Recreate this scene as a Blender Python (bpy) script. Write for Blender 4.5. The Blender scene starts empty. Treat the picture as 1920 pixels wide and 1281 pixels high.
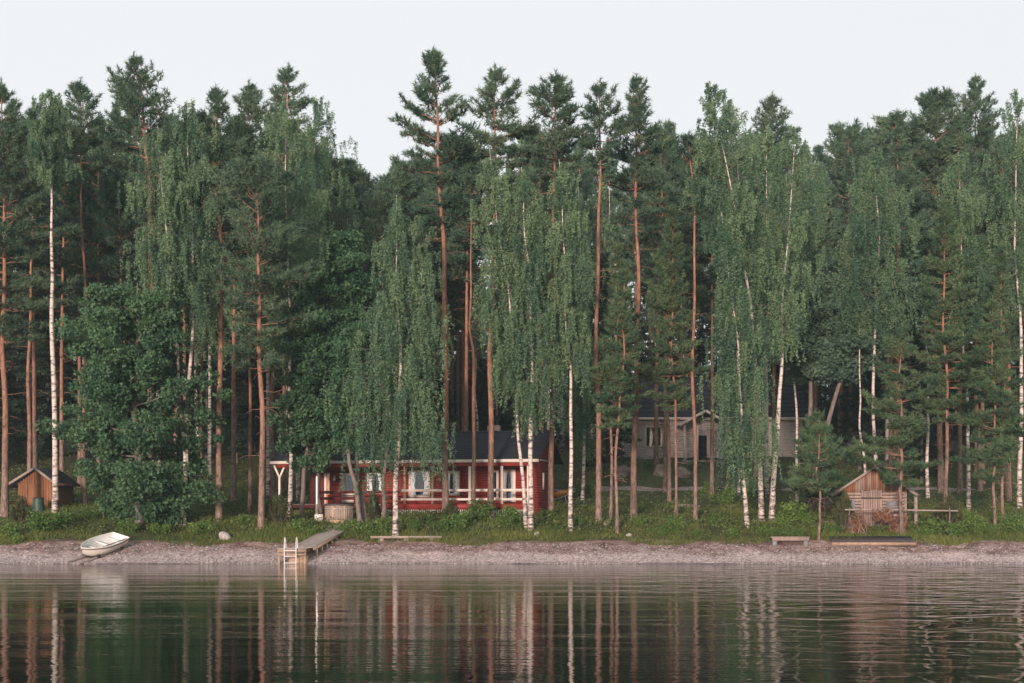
import bpy, math, random
import numpy as np
from mathutils import Vector

# ------------------------------------------------------------------ camera, sky, sun, exposure
F = 2667.0; HZ = 962.0; CAMH = 2.5            # focal length and horizon in photo pixels, eye height in metres
sc = bpy.context.scene
C = sc.collection
cam_d = bpy.data.cameras.new('camera'); cam = bpy.data.objects.new('camera', cam_d); C.objects.link(cam)
cam.location = (0, 0, CAMH); cam.rotation_euler = (math.radians(90), 0, 0)
cam_d.sensor_width = 36; cam_d.lens = 36 * F / 1920
cam_d.shift_y = (HZ - 640.5) / 1920
cam_d.clip_start = 0.5; cam_d.clip_end = 3000
sc.camera = cam

SUN_EL, SUN_AZ = 7.0, -14.0                    # low sun behind the camera, a little to its left
w = bpy.data.worlds.new('World'); sc.world = w; w.use_nodes = True
nt = w.node_tree; nt.nodes.clear()
sky = nt.nodes.new('ShaderNodeTexSky'); sky.sky_type = 'NISHITA'; sky.sun_disc = False
sky.sun_elevation = math.radians(SUN_EL); sky.sun_rotation = math.radians(180 + SUN_AZ)
sky.air_density = 1.0; sky.dust_density = 2.0; sky.ozone_density = 1.0
mx = nt.nodes.new('ShaderNodeMix'); mx.data_type = 'RGBA'; mx.inputs['Factor'].default_value = 0.8
mx.inputs['B'].default_value = (7.7, 7.72, 7.8, 1)      # thin even cloud over the whole sky
bg = nt.nodes.new('ShaderNodeBackground'); bg.inputs['Strength'].default_value = 0.1
ow = nt.nodes.new('ShaderNodeOutputWorld')
nt.links.new(sky.outputs['Color'], mx.inputs['A']); nt.links.new(mx.outputs['Result'], bg.inputs['Color'])
nt.links.new(bg.outputs['Background'], ow.inputs['Surface'])

sd = bpy.data.lights.new('sun', 'SUN'); sd.energy = 4.7; sd.angle = math.radians(6); sd.color = (1.0, 0.73, 0.63)
sun = bpy.data.objects.new('sun', sd); C.objects.link(sun)
sdir = Vector((-math.sin(math.radians(-SUN_AZ)) * math.cos(math.radians(SUN_EL)), -math.cos(math.radians(SUN_AZ)) * math.cos(math.radians(SUN_EL)), math.sin(math.radians(SUN_EL))))
sun.rotation_euler = sdir.to_track_quat('Z', 'Y').to_euler(); sun.location = (-20, -60, 30)
sc.view_settings.view_transform = 'Standard'; sc.view_settings.look = 'None'
sc.view_settings.exposure = 0.45; sc.view_settings.gamma = 1.0
sc.cycles.max_bounces = 6; sc.cycles.diffuse_bounces = 3; sc.cycles.glossy_bounces = 3
sc.cycles.transmission_bounces = 4; sc.cycles.transparent_max_bounces = 6
sc.cycles.use_denoising = True

# ------------------------------------------------------------------ helpers
RNG = np.random.default_rng(7)
_PY = [-400, 40, 60, 68, 70, 72, 74, 77, 80, 84, 92, 100, 105, 110, 116, 130, 160, 250, 700]
_PZ = [-6, -4, -1.6, -.35, 0, .45, 1.03, 1.65, 2.05, 2.35, 3.2, 3.95, 4.35, 5.8, 7.1, 8.0, 10.5, 16, 30]

def gz(x, y):
    x = np.asarray(x, float); y = np.asarray(y, float)
    b = np.interp(y, _PY, _PZ)
    k = np.clip((y - 71) / 6, 0, 1)
    n = .07 * np.sin(x * .9 + 1.3 * np.sin(y * .5)) + .09 * np.sin(x * .31 + y * .7 + 1) + .05 * np.sin(x * 1.7 - y * 1.1)
    k2 = np.clip((y - 66) / 3, 0, 1)
    return b + n * k + k2 * (.06 * np.sin(x * .23) + .05 * np.sin(x * .71 + 2) + .03 * np.sin(x * 1.9)) * np.clip((74 - y) / 4, 0, 1)

def hit(px, py):
    "the point of the ground that a photo pixel looks at"
    ys = np.arange(66, 190, .05)
    xs = (px - 960) / F * ys
    d = CAMH - (py - HZ) / F * ys - gz(xs, ys)
    i = int(np.argmax(d < 0))
    return float(xs[i]), float(ys[i]), float(gz(xs[i], ys[i]))

def pxx(px, Y): return (px - 960) / F * Y
def pyz(py, Y): return CAMH - (py - HZ) / F * Y

def build(name, parts, mat, parent=None, smooth=False, tints=None):
    "parts: list of (verts n x 3, faces m x k); one mesh object; tints: a value for each face"
    vs = []; loops = []; tots = []; off = 0
    for V, Fc in parts:
        V = np.asarray(V, float).reshape(-1, 3); Fc = np.asarray(Fc, int)
        vs.append(V); loops.append((Fc + off).ravel()); tots.append(np.full(len(Fc), Fc.shape[1])); off += len(V)
    V = np.concatenate(vs); L = np.concatenate(loops); T = np.concatenate(tots)
    me = bpy.data.meshes.new(name)
    me.vertices.add(len(V)); me.vertices.foreach_set('co', V.astype(np.float32).ravel())
    me.loops.add(len(L)); me.loops.foreach_set('vertex_index', L.astype(np.int32))
    me.polygons.add(len(T)); me.polygons.foreach_set('loop_start', np.concatenate([[0], np.cumsum(T)[:-1]]).astype(np.int32))
    if smooth: me.polygons.foreach_set('use_smooth', np.ones(len(T), bool))
    if tints is not None:
        a = me.attributes.new('tint', 'FLOAT', 'FACE'); a.data.foreach_set('value', np.asarray(tints, np.float32))
    me.update(calc_edges=True)
    me.materials.append(mat)
    o = bpy.data.objects.new(name, me); C.objects.link(o)
    if parent is not None: o.parent = parent
    return o

def tag(o, label=None, cat=None, group=None, kind=None):
    if label: o['label'] = label
    if cat: o['category'] = cat
    if group: o['group'] = group
    if kind: o['kind'] = kind
    return o

def thing(name, label, cat, loc=(0, 0, 0), rz=0, group=None):
    o = bpy.data.objects.new(name, None); C.objects.link(o)
    o.location = loc; o.rotation_euler = (0, 0, rz); o.empty_display_size = .3
    return tag(o, label, cat, group)

def copy_tree(o, parent=None):
    c = o.copy(); C.objects.link(c)
    if parent is not None: c.parent = parent
    for ch in list(o.children): copy_tree(ch, c)
    return c

BOXF = np.array([[0, 3, 2, 1], [4, 5, 6, 7], [0, 1, 5, 4], [1, 2, 6, 5], [2, 3, 7, 6], [3, 0, 4, 7]])
def box(x0, x1, y0, y1, z0, z1):
    return (np.array([[x0, y0, z0], [x1, y0, z0], [x1, y1, z0], [x0, y1, z0], [x0, y0, z1], [x1, y0, z1], [x1, y1, z1], [x0, y1, z1]], float), BOXF)

def hexa(pts): return (np.array(pts, float), BOXF)     # eight corners: bottom ring then top ring

def bar(a, b, wd, ht, up=(0, 0, 1)):
    a = np.array(a, float); b = np.array(b, float); d = b - a; d /= np.linalg.norm(d)
    s = np.cross(d, up); s /= np.linalg.norm(s); u = np.cross(s, d)
    s = s * wd / 2; u = u * ht / 2
    return (np.array([a - s - u, b - s - u, b + s - u, a + s - u, a - s + u, b - s + u, b + s + u, a + s + u]), BOXF)

def prism(poly, axis, a, b):
    "extrude a 2-D polygon; axis 0: poly in (y,z) from x=a to b; axis 1: poly in (x,z) from y=a to b"
    n = len(poly); V = []
    for t in (a, b):
        for p, q in poly: V.append((t, p, q) if axis == 0 else (p, t, q))
    side = [[i, (i + 1) % n, n + (i + 1) % n, n + i] for i in range(n)]
    out = [(V, side)]
    tri = [[0, i, i + 1] for i in range(1, n - 1)]
    out.append((V, [t[::-1] for t in tri])); out.append((V, [[n + k for k in t] for t in tri]))
    return out

def tube(P, R, k=8, cap=True):
    P = np.asarray(P, float); n = len(P); R = np.broadcast_to(np.asarray(R, float), (n,))
    T = np.gradient(P, axis=0); T /= np.linalg.norm(T, axis=1)[:, None] + 1e-9
    ref = np.array([1.0, 0, 0]) if abs(T[0, 0]) < .8 else np.array([0, 1.0, 0])
    A = np.cross(T, ref); A /= np.linalg.norm(A, axis=1)[:, None] + 1e-9
    B = np.cross(T, A)
    th = np.arange(k) * 2 * np.pi / k
    V = (P[:, None, :] + R[:, None, None] * (np.cos(th)[None, :, None] * A[:, None, :] + np.sin(th)[None, :, None] * B[:, None, :])).reshape(-1, 3)
    i = np.arange(n - 1)[:, None] * k; j = np.arange(k)[None, :]; j2 = (j + 1) % k
    Fq = np.stack([i + j, i + j2, i + k + j2, i + k + j], -1).reshape(-1, 4)
    out = [(V, Fq)]
    if cap:
        out.append((np.vstack([V[-k:], P[-1:]]), [[q, (q + 1) % k, k] for q in range(k)]))
        out.append((np.vstack([V[:k], P[:1]]), [[(q + 1) % k, q, k] for q in range(k)]))
    return out

def blob(c, r, seed, sub=2, rough=.18):
    "an uneven stone"
    rg = np.random.default_rng(seed)
    n = 10 * sub; m = 6 * sub
    V = []; 
    ph = rg.uniform(0, 6, 9)
    for i in range(m + 1):
        a = math.pi * i / m
        for j in range(n):
            b = 2 * math.pi * j / n
            d = np.array([math.sin(a) * math.cos(b), math.sin(a) * math.sin(b), math.cos(a)])
            f = 1 + rough * (math.sin(3 * d[0] + ph[0]) * math.cos(2.6 * d[1] + ph[1]) + .6 * math.sin(4.3 * d[2] + ph[2] + 2 * d[0]) + .35 * math.sin(7 * d[1] + ph[3]) * math.sin(6 * d[0] + ph[4]))
            V.append(np.array(c) + d * f * np.array(r))
    Fc = [[i * n + j, i * n + (j + 1) % n, (i + 1) * n + (j + 1) % n, (i + 1) * n + j] for i in range(m) for j in range(n)]
    return (V, Fc)

# ------------------------------------------------------------------ materials
def newmat(name):
    m = bpy.data.materials.new(name); m.use_nodes = True
    n = m.node_tree.nodes; l = m.node_tree.links
    return m, n, l, n['Principled BSDF']

def ramp(n, stops):
    r = n.new('ShaderNodeValToRGB'); e = r.color_ramp.elements
    while len(e) < len(stops): e.new(.5)
    for el, (p, c) in zip(e, stops): el.position = p; el.color = (*c, 1)
    return r

def noise(n, l, scale, detail=4, vec=None, stretch=None, coord='Object', rough=.55):
    tc = n.new('ShaderNodeTexCoord'); src = tc.outputs[coord]
    if stretch is not None:
        mp = n.new('ShaderNodeMapping'); mp.inputs['Scale'].default_value = stretch; l.new(src, mp.inputs['Vector']); src = mp.outputs['Vector']
    t = n.new('ShaderNodeTexNoise'); t.inputs['Scale'].default_value = scale; t.inputs['Detail'].default_value = detail; t.inputs['Roughness'].default_value = rough
    l.new(src, t.inputs['Vector'])
    return t

def bump(n, l, h, b, strength, dist):
    bp = n.new('ShaderNodeBump'); bp.inputs['Strength'].default_value = strength; bp.inputs['Distance'].default_value = dist
    l.new(h, bp.inputs['Height']); l.new(bp.outputs['Normal'], b.inputs['Normal']); return bp

def plain(name, c1, c2, scale=6, stretch=None, rough=.75, bumpd=.01, spec=.3, detail=5):
    m, n, l, b = newmat(name)
    t = noise(n, l, scale, detail, stretch=stretch)
    r = ramp(n, [(.3, c1), (.7, c2)]); l.new(t.outputs['Fac'], r.inputs['Fac']); l.new(r.outputs['Color'], b.inputs['Base Color'])
    b.inputs['Roughness'].default_value = rough; b.inputs['Specular IOR Level'].default_value = spec
    if bumpd: bump(n, l, t.outputs['Fac'], b, .5, bumpd)
    return m

def leafmat(name, dark, light, trans=.3, rough=.55, hue=.5, spec=.25):
    m, n, l, b = newmat(name)
    at = n.new('ShaderNodeAttribute'); at.attribute_name = 'tint'
    oi = n.new('ShaderNodeObjectInfo')
    ad = n.new('ShaderNodeMath'); ad.operation = 'MULTIPLY_ADD'; ad.inputs[1].default_value = .3; l.new(oi.outputs['Random'], ad.inputs[0]); l.new(at.outputs['Fac'], ad.inputs[2])
    sb = n.new('ShaderNodeMath'); sb.operation = 'SUBTRACT'; sb.inputs[1].default_value = .15; l.new(ad.outputs[0], sb.inputs[0])
    r = ramp(n, [(.0, dark), (1.0, light)]); l.new(sb.outputs[0], r.inputs['Fac'])
    l.new(r.outputs['Color'], b.inputs['Base Color'])
    b.inputs['Roughness'].default_value = rough; b.inputs['Specular IOR Level'].default_value = spec
    tr = n.new('ShaderNodeBsdfTranslucent'); l.new(r.outputs['Color'], tr.inputs['Color'])
    ms = n.new('ShaderNodeMixShader'); ms.inputs['Fac'].default_value = trans
    out = n['Material Output']
    l.new(b.outputs[0], ms.inputs[1]); l.new(tr.outputs[0], ms.inputs[2]); l.new(ms.outputs[0], out.inputs['Surface'])
    return m

M = {}
M['birch_leaf'] = leafmat('birch_leaf', (.06, .138, .09), (.2, .31, .165), .42)
M['pine_needle'] = leafmat('pine_needle', (.036, .088, .062), (.118, .188, .11), .28)
M['young_needle'] = leafmat('young_needle', (.038, .092, .052), (.125, .195, .095), .3)
M['spruce_needle'] = leafmat('spruce_needle', (.016, .040, .030), (.045, .08, .046), .15)
M['alder_leaf'] = leafmat('alder_leaf', (.024, .085, .045), (.09, .178, .085), .3)
M['willow_leaf'] = leafmat('willow_leaf', (.042, .10, .075), (.115, .19, .125), .3)
M['shrub_leaf'] = leafmat('shrub_leaf', (.045, .115, .03), (.17, .27, .065), .35)
M['bilberry'] = leafmat('bilberry_leaf', (.04, .075, .025), (.12, .16, .05), .25)
M['juniper'] = leafmat('juniper_needle', (.03, .05, .02), (.09, .1, .04), .15)
M['grass'] = leafmat('grass_blade', (.055, .105, .022), (.22, .25, .075), .35)
M['litter'] = leafmat('litter', (.045, .028, .022), (.2, .14, .11), 0, .9)
M['dry_needle'] = leafmat('dry_needle', (.11, .05, .03), (.27, .14, .085), .15)

def pinebark():
    m, n, l, b = newmat('pine_bark')
    tc = n.new('ShaderNodeTexCoord'); sp = n.new('ShaderNodeSeparateXYZ'); l.new(tc.outputs['Object'], sp.inputs[0])
    t = noise(n, l, 3.0, 6, stretch=(2.6, 2.6, .8), rough=.7)
    t2 = noise(n, l, .5, 3)
    ma = n.new('ShaderNodeMath'); ma.operation = 'MULTIPLY_ADD'; ma.inputs[1].default_value = 5.0; l.new(t2.outputs['Fac'], ma.inputs[0]); l.new(sp.outputs['Z'], ma.inputs[2])
    mr = n.new('ShaderNodeMapRange'); mr.inputs['From Min'].default_value = 4.0; mr.inputs['From Max'].default_value = 10.5; l.new(ma.outputs[0], mr.inputs['Value'])
    lo = ramp(n, [(.36, (.07, .052, .044)), (.64, (.27, .2, .165))]); hi = ramp(n, [(.32, (.11, .058, .042)), (.68, (.35, .195, .13))])
    l.new(t.outputs['Fac'], lo.inputs['Fac']); l.new(t.outputs['Fac'], hi.inputs['Fac'])
    mxn = n.new('ShaderNodeMix'); mxn.data_type = 'RGBA'; l.new(mr.outputs[0], mxn.inputs['Factor']); l.new(lo.outputs[0], mxn.inputs['A']); l.new(hi.outputs[0], mxn.inputs['B'])
    l.new(mxn.outputs['Result'], b.inputs['Base Color']); b.inputs['Roughness'].default_value = .85; b.inputs['Specular IOR Level'].default_value = .2
    bump(n, l, t.outputs['Fac'], b, .8, .03)
    return m
M['pine_bark'] = pinebark()

def birchbark():
    m, n, l, b = newmat('birch_bark')
    tc = n.new('ShaderNodeTexCoord'); sp = n.new('ShaderNodeSeparateXYZ'); l.new(tc.outputs['Object'], sp.inputs[0])
    t = noise(n, l, 1.0, 4, stretch=(2.2, 2.2, 6.5), rough=.65)
    mr = n.new('ShaderNodeMapRange'); mr.inputs['From Min'].default_value = 0; mr.inputs['From Max'].default_value = 2.2
    mr.inputs['To Min'].default_value = -.10; mr.inputs['To Max'].default_value = .03; l.new(sp.outputs['Z'], mr.inputs['Value'])
    ad = n.new('ShaderNodeMath'); l.new(t.outputs['Fac'], ad.inputs[0]); l.new(mr.outputs[0], ad.inputs[1])
    r = ramp(n, [(.38, (.035, .03, .03)), (.45, (.2, .17, .155)), (.52, (.46, .42, .38)), (.8, (.62, .58, .53))])
    l.new(ad.outputs[0], r.inputs['Fac']); l.new(r.outputs[0], b.inputs['Base Color']); b.inputs['Roughness'].default_value = .7
    bump(n, l, t.outputs['Fac'], b, .4, .02)
    return m
M['birch_bark'] = birchbark()
M['alder_bark'] = plain('alder_bark', (.085, .07, .062), (.21, .185, .165), 2.5, (3, 3, 1), .85, .02)
M['twig'] = plain('birch_twig', (.05, .04, .035), (.12, .1, .085), 3, None, .85, 0)
M['dead_wood'] = plain('dead_wood', (.22, .18, .15), (.38, .32, .27), 3, (2, 2, 1))
M['red'] = plain('red_paint', (.2, .027, .022), (.285, .042, .034), 2.2, (1, 1, 5), .6, .004)
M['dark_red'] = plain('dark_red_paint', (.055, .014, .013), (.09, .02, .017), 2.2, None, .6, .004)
M['white'] = plain('white_paint', (.62, .58, .52), (.74, .7, .64), 3, None, .55, .003)
M['roof'] = plain('roof_felt', (.010, .013, .022), (.022, .026, .038), 4, (1, 6, 6), .75, .01)
M['wood'] = plain('weathered_wood', (.19, .16, .145), (.34, .29, .255), 5, (1, 1, 6), .8, .006)
M['deckwood'] = plain('deck_wood', (.2, .185, .175), (.36, .33, .31), 3, (1, 8, 1), .75, .006)
M['tanwood'] = plain('tan_timber', (.24, .17, .12), (.4, .3, .22), 4, (1, 1, 3), .75, .005)
M['alu'] = plain('pale_ladder_metal', (.62, .64, .66), (.74, .75, .77), 8, None, .35, 0, .5)
M['newwood'] = plain('pale_wood', (.33, .24, .16), (.5, .38, .26), 4, (1, 1, 3), .7, .004)
M['brownwood'] = plain('brown_board', (.13, .062, .034), (.27, .125, .062), 1.6, (4, 4, .5), .75, .006)
M['greyboard'] = plain('grey_board', (.17, .13, .115), (.33, .26, .225), 1.8, (5, 5, .6), .8, .006)
M['orangewood'] = plain('oiled_door', (.45, .15, .045), (.58, .22, .07), 2, (4, 4, .5), .5, .003)
M['darkboard'] = plain('dark_board', (.035, .033, .036), (.085, .08, .08), 4, (1, 6, 1), .7, .006)
M['siding'] = plain('pale_siding', (.58, .53, .515), (.68, .63, .61), 2, (1, 1, 5), .6, .004)
M['stone'] = plain('granite', (.22, .2, .19), (.46, .43, .42), 5, None, .85, .03)
M['rock'] = plain('mossy_rock', (.12, .105, .09), (.3, .26, .235), 2.2, None, .9, .04)
M['concrete'] = plain('concrete', (.12, .13, .15), (.22, .23, .25), 5, None, .85, .01)
M['hull'] = plain('boat_hull', (.72, .68, .6), (.8, .77, .7), 1.5, None, .3, 0, .5)
M['inner'] = plain('boat_inside', (.7, .72, .7), (.78, .79, .76), 1.5, None, .4, 0, .5)
M['black'] = plain('black_rubber', (.012, .012, .014), (.03, .03, .034), 6, None, .6, .003)
M['steel'] = plain('brushed_steel', (.6, .6, .6), (.72, .72, .72), 8, None, .3, 0, .5)
M['steel'].node_tree.nodes['Principled BSDF'].inputs['Metallic'].default_value = .6
M['orange'] = plain('orange_plastic', (.6, .2, .03), (.7, .26, .04), 3, None, .45, 0, .4)
M['curtain'] = plain('curtain_cloth', (.62, .64, .68), (.78, .79, .8), 2.5, (6, 6, .4), .8, 0)
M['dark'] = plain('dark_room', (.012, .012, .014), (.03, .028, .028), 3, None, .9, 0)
M['greenbin'] = plain('green_plastic', (.02, .06, .045), (.03, .08, .06), 3, None, .5, 0)
M['pebble'] = leafmat('pebble', (.2, .165, .16), (.62, .56, .545), 0.0, .7)

def glassmat():
    m, n, l, b = newmat('window_glass')
    out = n['Material Output']; n.remove(b)
    g = n.new('ShaderNodeBsdfGlossy'); g.inputs['Roughness'].default_value = .02; g.inputs['Color'].default_value = (.9, .95, 1, 1)
    t = n.new('ShaderNodeBsdfTransparent'); t.inputs['Color'].default_value = (.9, .93, .94, 1)
    ms = n.new('ShaderNodeMixShader'); ms.inputs['Fac'].default_value = .12
    l.new(t.outputs[0], ms.inputs[1]); l.new(g.outputs[0], ms.inputs[2]); l.new(ms.outputs[0], out.inputs['Surface'])
    return m
M['glass'] = glassmat()

def groundmat():
    m, n, l, b = newmat('shore_ground')
    tc = n.new('ShaderNodeTexCoord'); sp = n.new('ShaderNodeSeparateXYZ'); l.new(tc.outputs['Object'], sp.inputs[0])
    big = noise(n, l, .35, 5, rough=.6); fine = noise(n, l, 9, 4); mid = noise(n, l, 1.6, 5, rough=.65)
    vo = n.new('ShaderNodeTexVoronoi'); vo.inputs['Scale'].default_value = 9; l.new(tc.outputs['Object'], vo.inputs['Vector'])
    peb = ramp(n, [(0, (.2, .16, .16)), (.35, (.38, .305, .295)), (.7, (.54, .455, .445)), (1, (.66, .6, .59))]); l.new(vo.outputs['Color'], peb.inputs['Fac'])
    lit = ramp(n, [(.33, (.075, .045, .038)), (.5, (.2, .135, .115)), (.68, (.36, .28, .25))]); l.new(mid.outputs['Fac'], lit.inputs['Fac'])
    moss = ramp(n, [(.3, (.05, .04, .026)), (.48, (.05, .062, .024)), (.7, (.075, .105, .032))]); l.new(mid.outputs['Fac'], moss.inputs['Fac'])
    def zmask(lo, hi, amp):
        ad = n.new('ShaderNodeMath'); ad.operation = 'MULTIPLY_ADD'; ad.inputs[1].default_value = amp; l.new(big.outputs['Fac'], ad.inputs[0]); l.new(sp.outputs['Z'], ad.inputs[2])
        mr = n.new('ShaderNodeMapRange'); mr.inputs['From Min'].default_value = lo + amp * .5; mr.inputs['From Max'].default_value = hi + amp * .5; l.new(ad.outputs[0], mr.inputs['Value']); return mr
    m1 = zmask(.36, .55, .8); m2 = zmask(.98, 1.12, .5)
    a = n.new('ShaderNodeMix'); a.data_type = 'RGBA'; l.new(m1.outputs[0], a.inputs['Factor']); l.new(peb.outputs[0], a.inputs['A']); l.new(lit.outputs[0], a.inputs['B'])
    c = n.new('ShaderNodeMix'); c.data_type = 'RGBA'; l.new(m2.outputs[0], c.inputs['Factor']); l.new(a.outputs['Result'], c.inputs['A']); l.new(moss.outputs[0], c.inputs['B'])
    wet = n.new('ShaderNodeMapRange'); wet.inputs['From Min'].default_value = .05; wet.inputs['From Max'].default_value = .12; wet.inputs['To Min'].default_value = .42; l.new(sp.outputs['Z'], wet.inputs['Value'])   # stones the lake keeps wet
    wm = n.new('ShaderNodeMix'); wm.data_type = 'RGBA'; wm.blend_type = 'MULTIPLY'; wm.inputs['Factor'].default_value = 1; l.new(c.outputs['Result'], wm.inputs['A']); l.new(wet.outputs[0], wm.inputs['B'])
    l.new(wm.outputs['Result'], b.inputs['Base Color']); b.inputs['Roughness'].default_value = .9; b.inputs['Specular IOR Level'].default_value = .2
    bump(n, l, mid.outputs['Fac'], b, .9, .12)
    return m
M['ground'] = groundmat()
M['road'] = plain('gravel_road', (.2, .165, .155), (.36, .31, .3), 3, None, .9, .03)

def watermat():
    m, n, l, b = newmat('lake_water')
    b.inputs['Base Color'].default_value = (.002, .003, .002, 1); b.inputs['Roughness'].default_value = .03; b.inputs['Specular Tint'].default_value = (.82, .84, .82, 1); b.inputs['IOR'].default_value = 1.333
    tc = n.new('ShaderNodeTexCoord')
    def layer(stretch, scale, detail, dist=0):
        mp = n.new('ShaderNodeMapping'); mp.inputs['Scale'].default_value = stretch; l.new(tc.outputs['Object'], mp.inputs['Vector'])
        t = n.new('ShaderNodeTexNoise'); t.inputs['Scale'].default_value = scale; t.inputs['Detail'].default_value = detail; t.inputs['Distortion'].default_value = dist
        l.new(mp.outputs['Vector'], t.inputs['Vector']); return t
    swell = layer((.12, 1.0, 1), .55, 1, .3)        # long low crests parallel to the shore
    ripple = layer((.4, 1.3, 1), 3.2, 3)           # short wind ripples
    swirl = layer((.8, 1.0, 1), .8, 1, .8)          # glassy rings at the right
    patch = layer((.5, 1, 1), .06, 2)               # where the wind touches the water
    sp = n.new('ShaderNodeSeparateXYZ'); l.new(tc.outputs['Object'], sp.inputs[0])
    mr = n.new('ShaderNodeMapRange'); mr.inputs['From Min'].default_value = 2; mr.inputs['From Max'].default_value = 12; l.new(sp.outputs['X'], mr.inputs['Value'])
    pm = n.new('ShaderNodeMapRange'); pm.inputs['From Min'].default_value = .35; pm.inputs['From Max'].default_value = .65; pm.inputs['To Min'].default_value = .25; l.new(patch.outputs['Fac'], pm.inputs['Value'])
    def mul(a, v):
        x = n.new('ShaderNodeMath'); x.operation = 'MULTIPLY'; l.new(a, x.inputs[0])
        if isinstance(v, float): x.inputs[1].default_value = v
        else: l.new(v, x.inputs[1])
        return x.outputs[0]
    def add(a, c):
        x = n.new('ShaderNodeMath'); l.new(a, x.inputs[0]); l.new(c, x.inputs[1]); return x.outputs[0]
    h = add(mul(swell.outputs['Fac'], .027), mul(mul(ripple.outputs['Fac'], pm.outputs[0]), .012))
    h = add(h, mul(mul(swirl.outputs['Fac'], mr.outputs[0]), .085))
    bp = n.new('ShaderNodeBump'); bp.inputs['Strength'].default_value = 1; bp.inputs['Distance'].default_value = 1.0
    l.new(h, bp.inputs['Height']); l.new(bp.outputs['Normal'], b.inputs['Normal'])
    return m
M['water'] = watermat()

# ------------------------------------------------------------------ the setting
def grid(xs, ys, zf):
    X, Y = np.meshgrid(xs, ys); Z = zf(X, Y); V = np.stack([X, Y, Z], -1).reshape(-1, 3)
    nx = len(xs); i = np.arange(len(ys) - 1)[:, None] * nx; j = np.arange(nx - 1)[None]
    return (V, np.stack([i + j, i + j + 1, i + nx + j + 1, i + nx + j], -1).reshape(-1, 4))

xs = np.concatenate([np.linspace(-600, -60, 14), np.arange(-58, 58.1, .5), np.linspace(60, 600, 14)])
ys = np.concatenate([[-400, 0, 40, 56, 64], np.arange(67, 92, .4), np.arange(92, 130, 1.5), [132, 140, 150, 165, 190, 250, 400, 700]])
tag(build('ground', [grid(xs, ys, gz)], M['ground'], smooth=True), kind='structure')
tag(build('lake_water', [([[-700, -900, 0], [700, -900, 0], [700, 71.5, 0], [-700, 71.5, 0]], [[0, 1, 2, 3]])], M['water']), kind='structure')
rx = np.arange(2, 34, .8)
road = build('gravel_road', [grid(rx, np.array([101.6, 102.4, 103.2, 104.0, 104.9]), lambda x, y: gz(x, y) + .03)], M['road'], smooth=True)
tag(road, kind='structure')

# ------------------------------------------------------------------ trees
def spline(P, n):
    P = np.asarray(P, float); t = np.arange(len(P)); tt = np.linspace(0, len(P) - 1, n)
    if len(P) == 2: return np.stack([np.interp(tt, t, P[:, k]) for k in range(3)], 1)
    Q = np.vstack([2 * P[0] - P[1], P, 2 * P[-1] - P[-2]]); i = np.minimum(tt.astype(int), len(P) - 2); f = (tt - i)[:, None]
    a, b, c, d = Q[i], Q[i + 1], Q[i + 2], Q[i + 3]
    return .5 * (2 * b + (c - a) * f + (2 * a - 5 * b + 4 * c - d) * f ** 2 + (3 * b - a - 3 * c + d) * f ** 3)

def leaves(Cn, size, rg, droop=.0, aspect=.75):
    n = len(Cn)
    a = rg.normal(size=(n, 3)); a[:, 2] -= droop; a /= np.linalg.norm(a, axis=1)[:, None]
    b = np.cross(a, rg.normal(size=(n, 3))); b /= np.linalg.norm(b, axis=1)[:, None] + 1e-9
    s = size * rg.uniform(.7, 1.3, (n, 1))
    a = a * s; b = b * s * aspect * .5
    V = np.stack([Cn, Cn + a * .5 + b, Cn + a, Cn + a * .5 - b], 1).reshape(-1, 3)
    return (V, np.arange(n * 4).reshape(-1, 4))

def trileaves(Cn, size, rg, droop=.0, aspect=.6):
    n = len(Cn)
    a = rg.normal(size=(n, 3)); a[:, 2] -= droop; a /= np.linalg.norm(a, axis=1)[:, None]
    b = np.cross(a, rg.normal(size=(n, 3))); b /= np.linalg.norm(b, axis=1)[:, None] + 1e-9
    s = size * rg.uniform(.6, 1.35, (n, 1)); a = a * s; b = b * s * aspect * .5
    return (np.stack([Cn - b, Cn + b, Cn + a], 1).reshape(-1, 3), np.arange(n * 3).reshape(-1, 3))

def needles(Cn, D, per, length, width, rg, spread=.75):
    n = len(Cn); D = D / (np.linalg.norm(D, axis=1)[:, None] + 1e-9)
    c = np.repeat(Cn, per, 0); d = np.repeat(D, per, 0)
    k = n * per
    q = d + spread * rg.normal(size=(k, 3)); q /= np.linalg.norm(q, axis=1)[:, None]
    c = c + d * (rg.uniform(-.4, .5, (k, 1)) * length)
    s = np.cross(q, rg.normal(size=(k, 3))); s /= np.linalg.norm(s, axis=1)[:, None] + 1e-9
    L = length * rg.uniform(.65, 1.2, (k, 1)); s = s * width * .5
    V = np.stack([c - s, c + s, c + q * L], 1).reshape(-1, 3)
    return (V, np.arange(k * 3).reshape(-1, 3))

def trunk_parts(path, r0, rtop, k=9, flare=1.35, pw=.8):
    t = np.linspace(0, 1, len(path))
    R = r0 * (1 - t) ** pw + rtop; R[0] *= flare; R[1] *= 1.07
    return tube(path, R, k)

def at_z(path, z):
    return np.stack([np.interp(z, path[:, 2], path[:, k]) for k in range(3)], -1)

PROF = {'birch': ([0, .12, .4, .7, .9, 1], [.45, .85, 1, .72, .38, .1]),
        'pine': ([0, .12, .38, .7, .9, 1], [.55, .85, 1, .58, .24, .05]),
        'round': ([0, .12, .4, .75, .92, 1], [.5, .8, 1, .9, .6, .25]),
        'weep': ([0, .1, .3, .6, .85, 1], [.85, 1, .92, .66, .38, .1]),
        'young': ([0, .12, .4, .8, 1], [.65, 1, .8, .38, .05]),
        'alder': ([0, .1, .4, .75, .93, 1], [.6, .9, 1, .85, .6, .3]),
        'top': ([0, .2, .5, .8, 1], [.35, .8, 1, .85, .35])}
def prof(name, t): return np.interp(t, *PROF[name])

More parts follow.
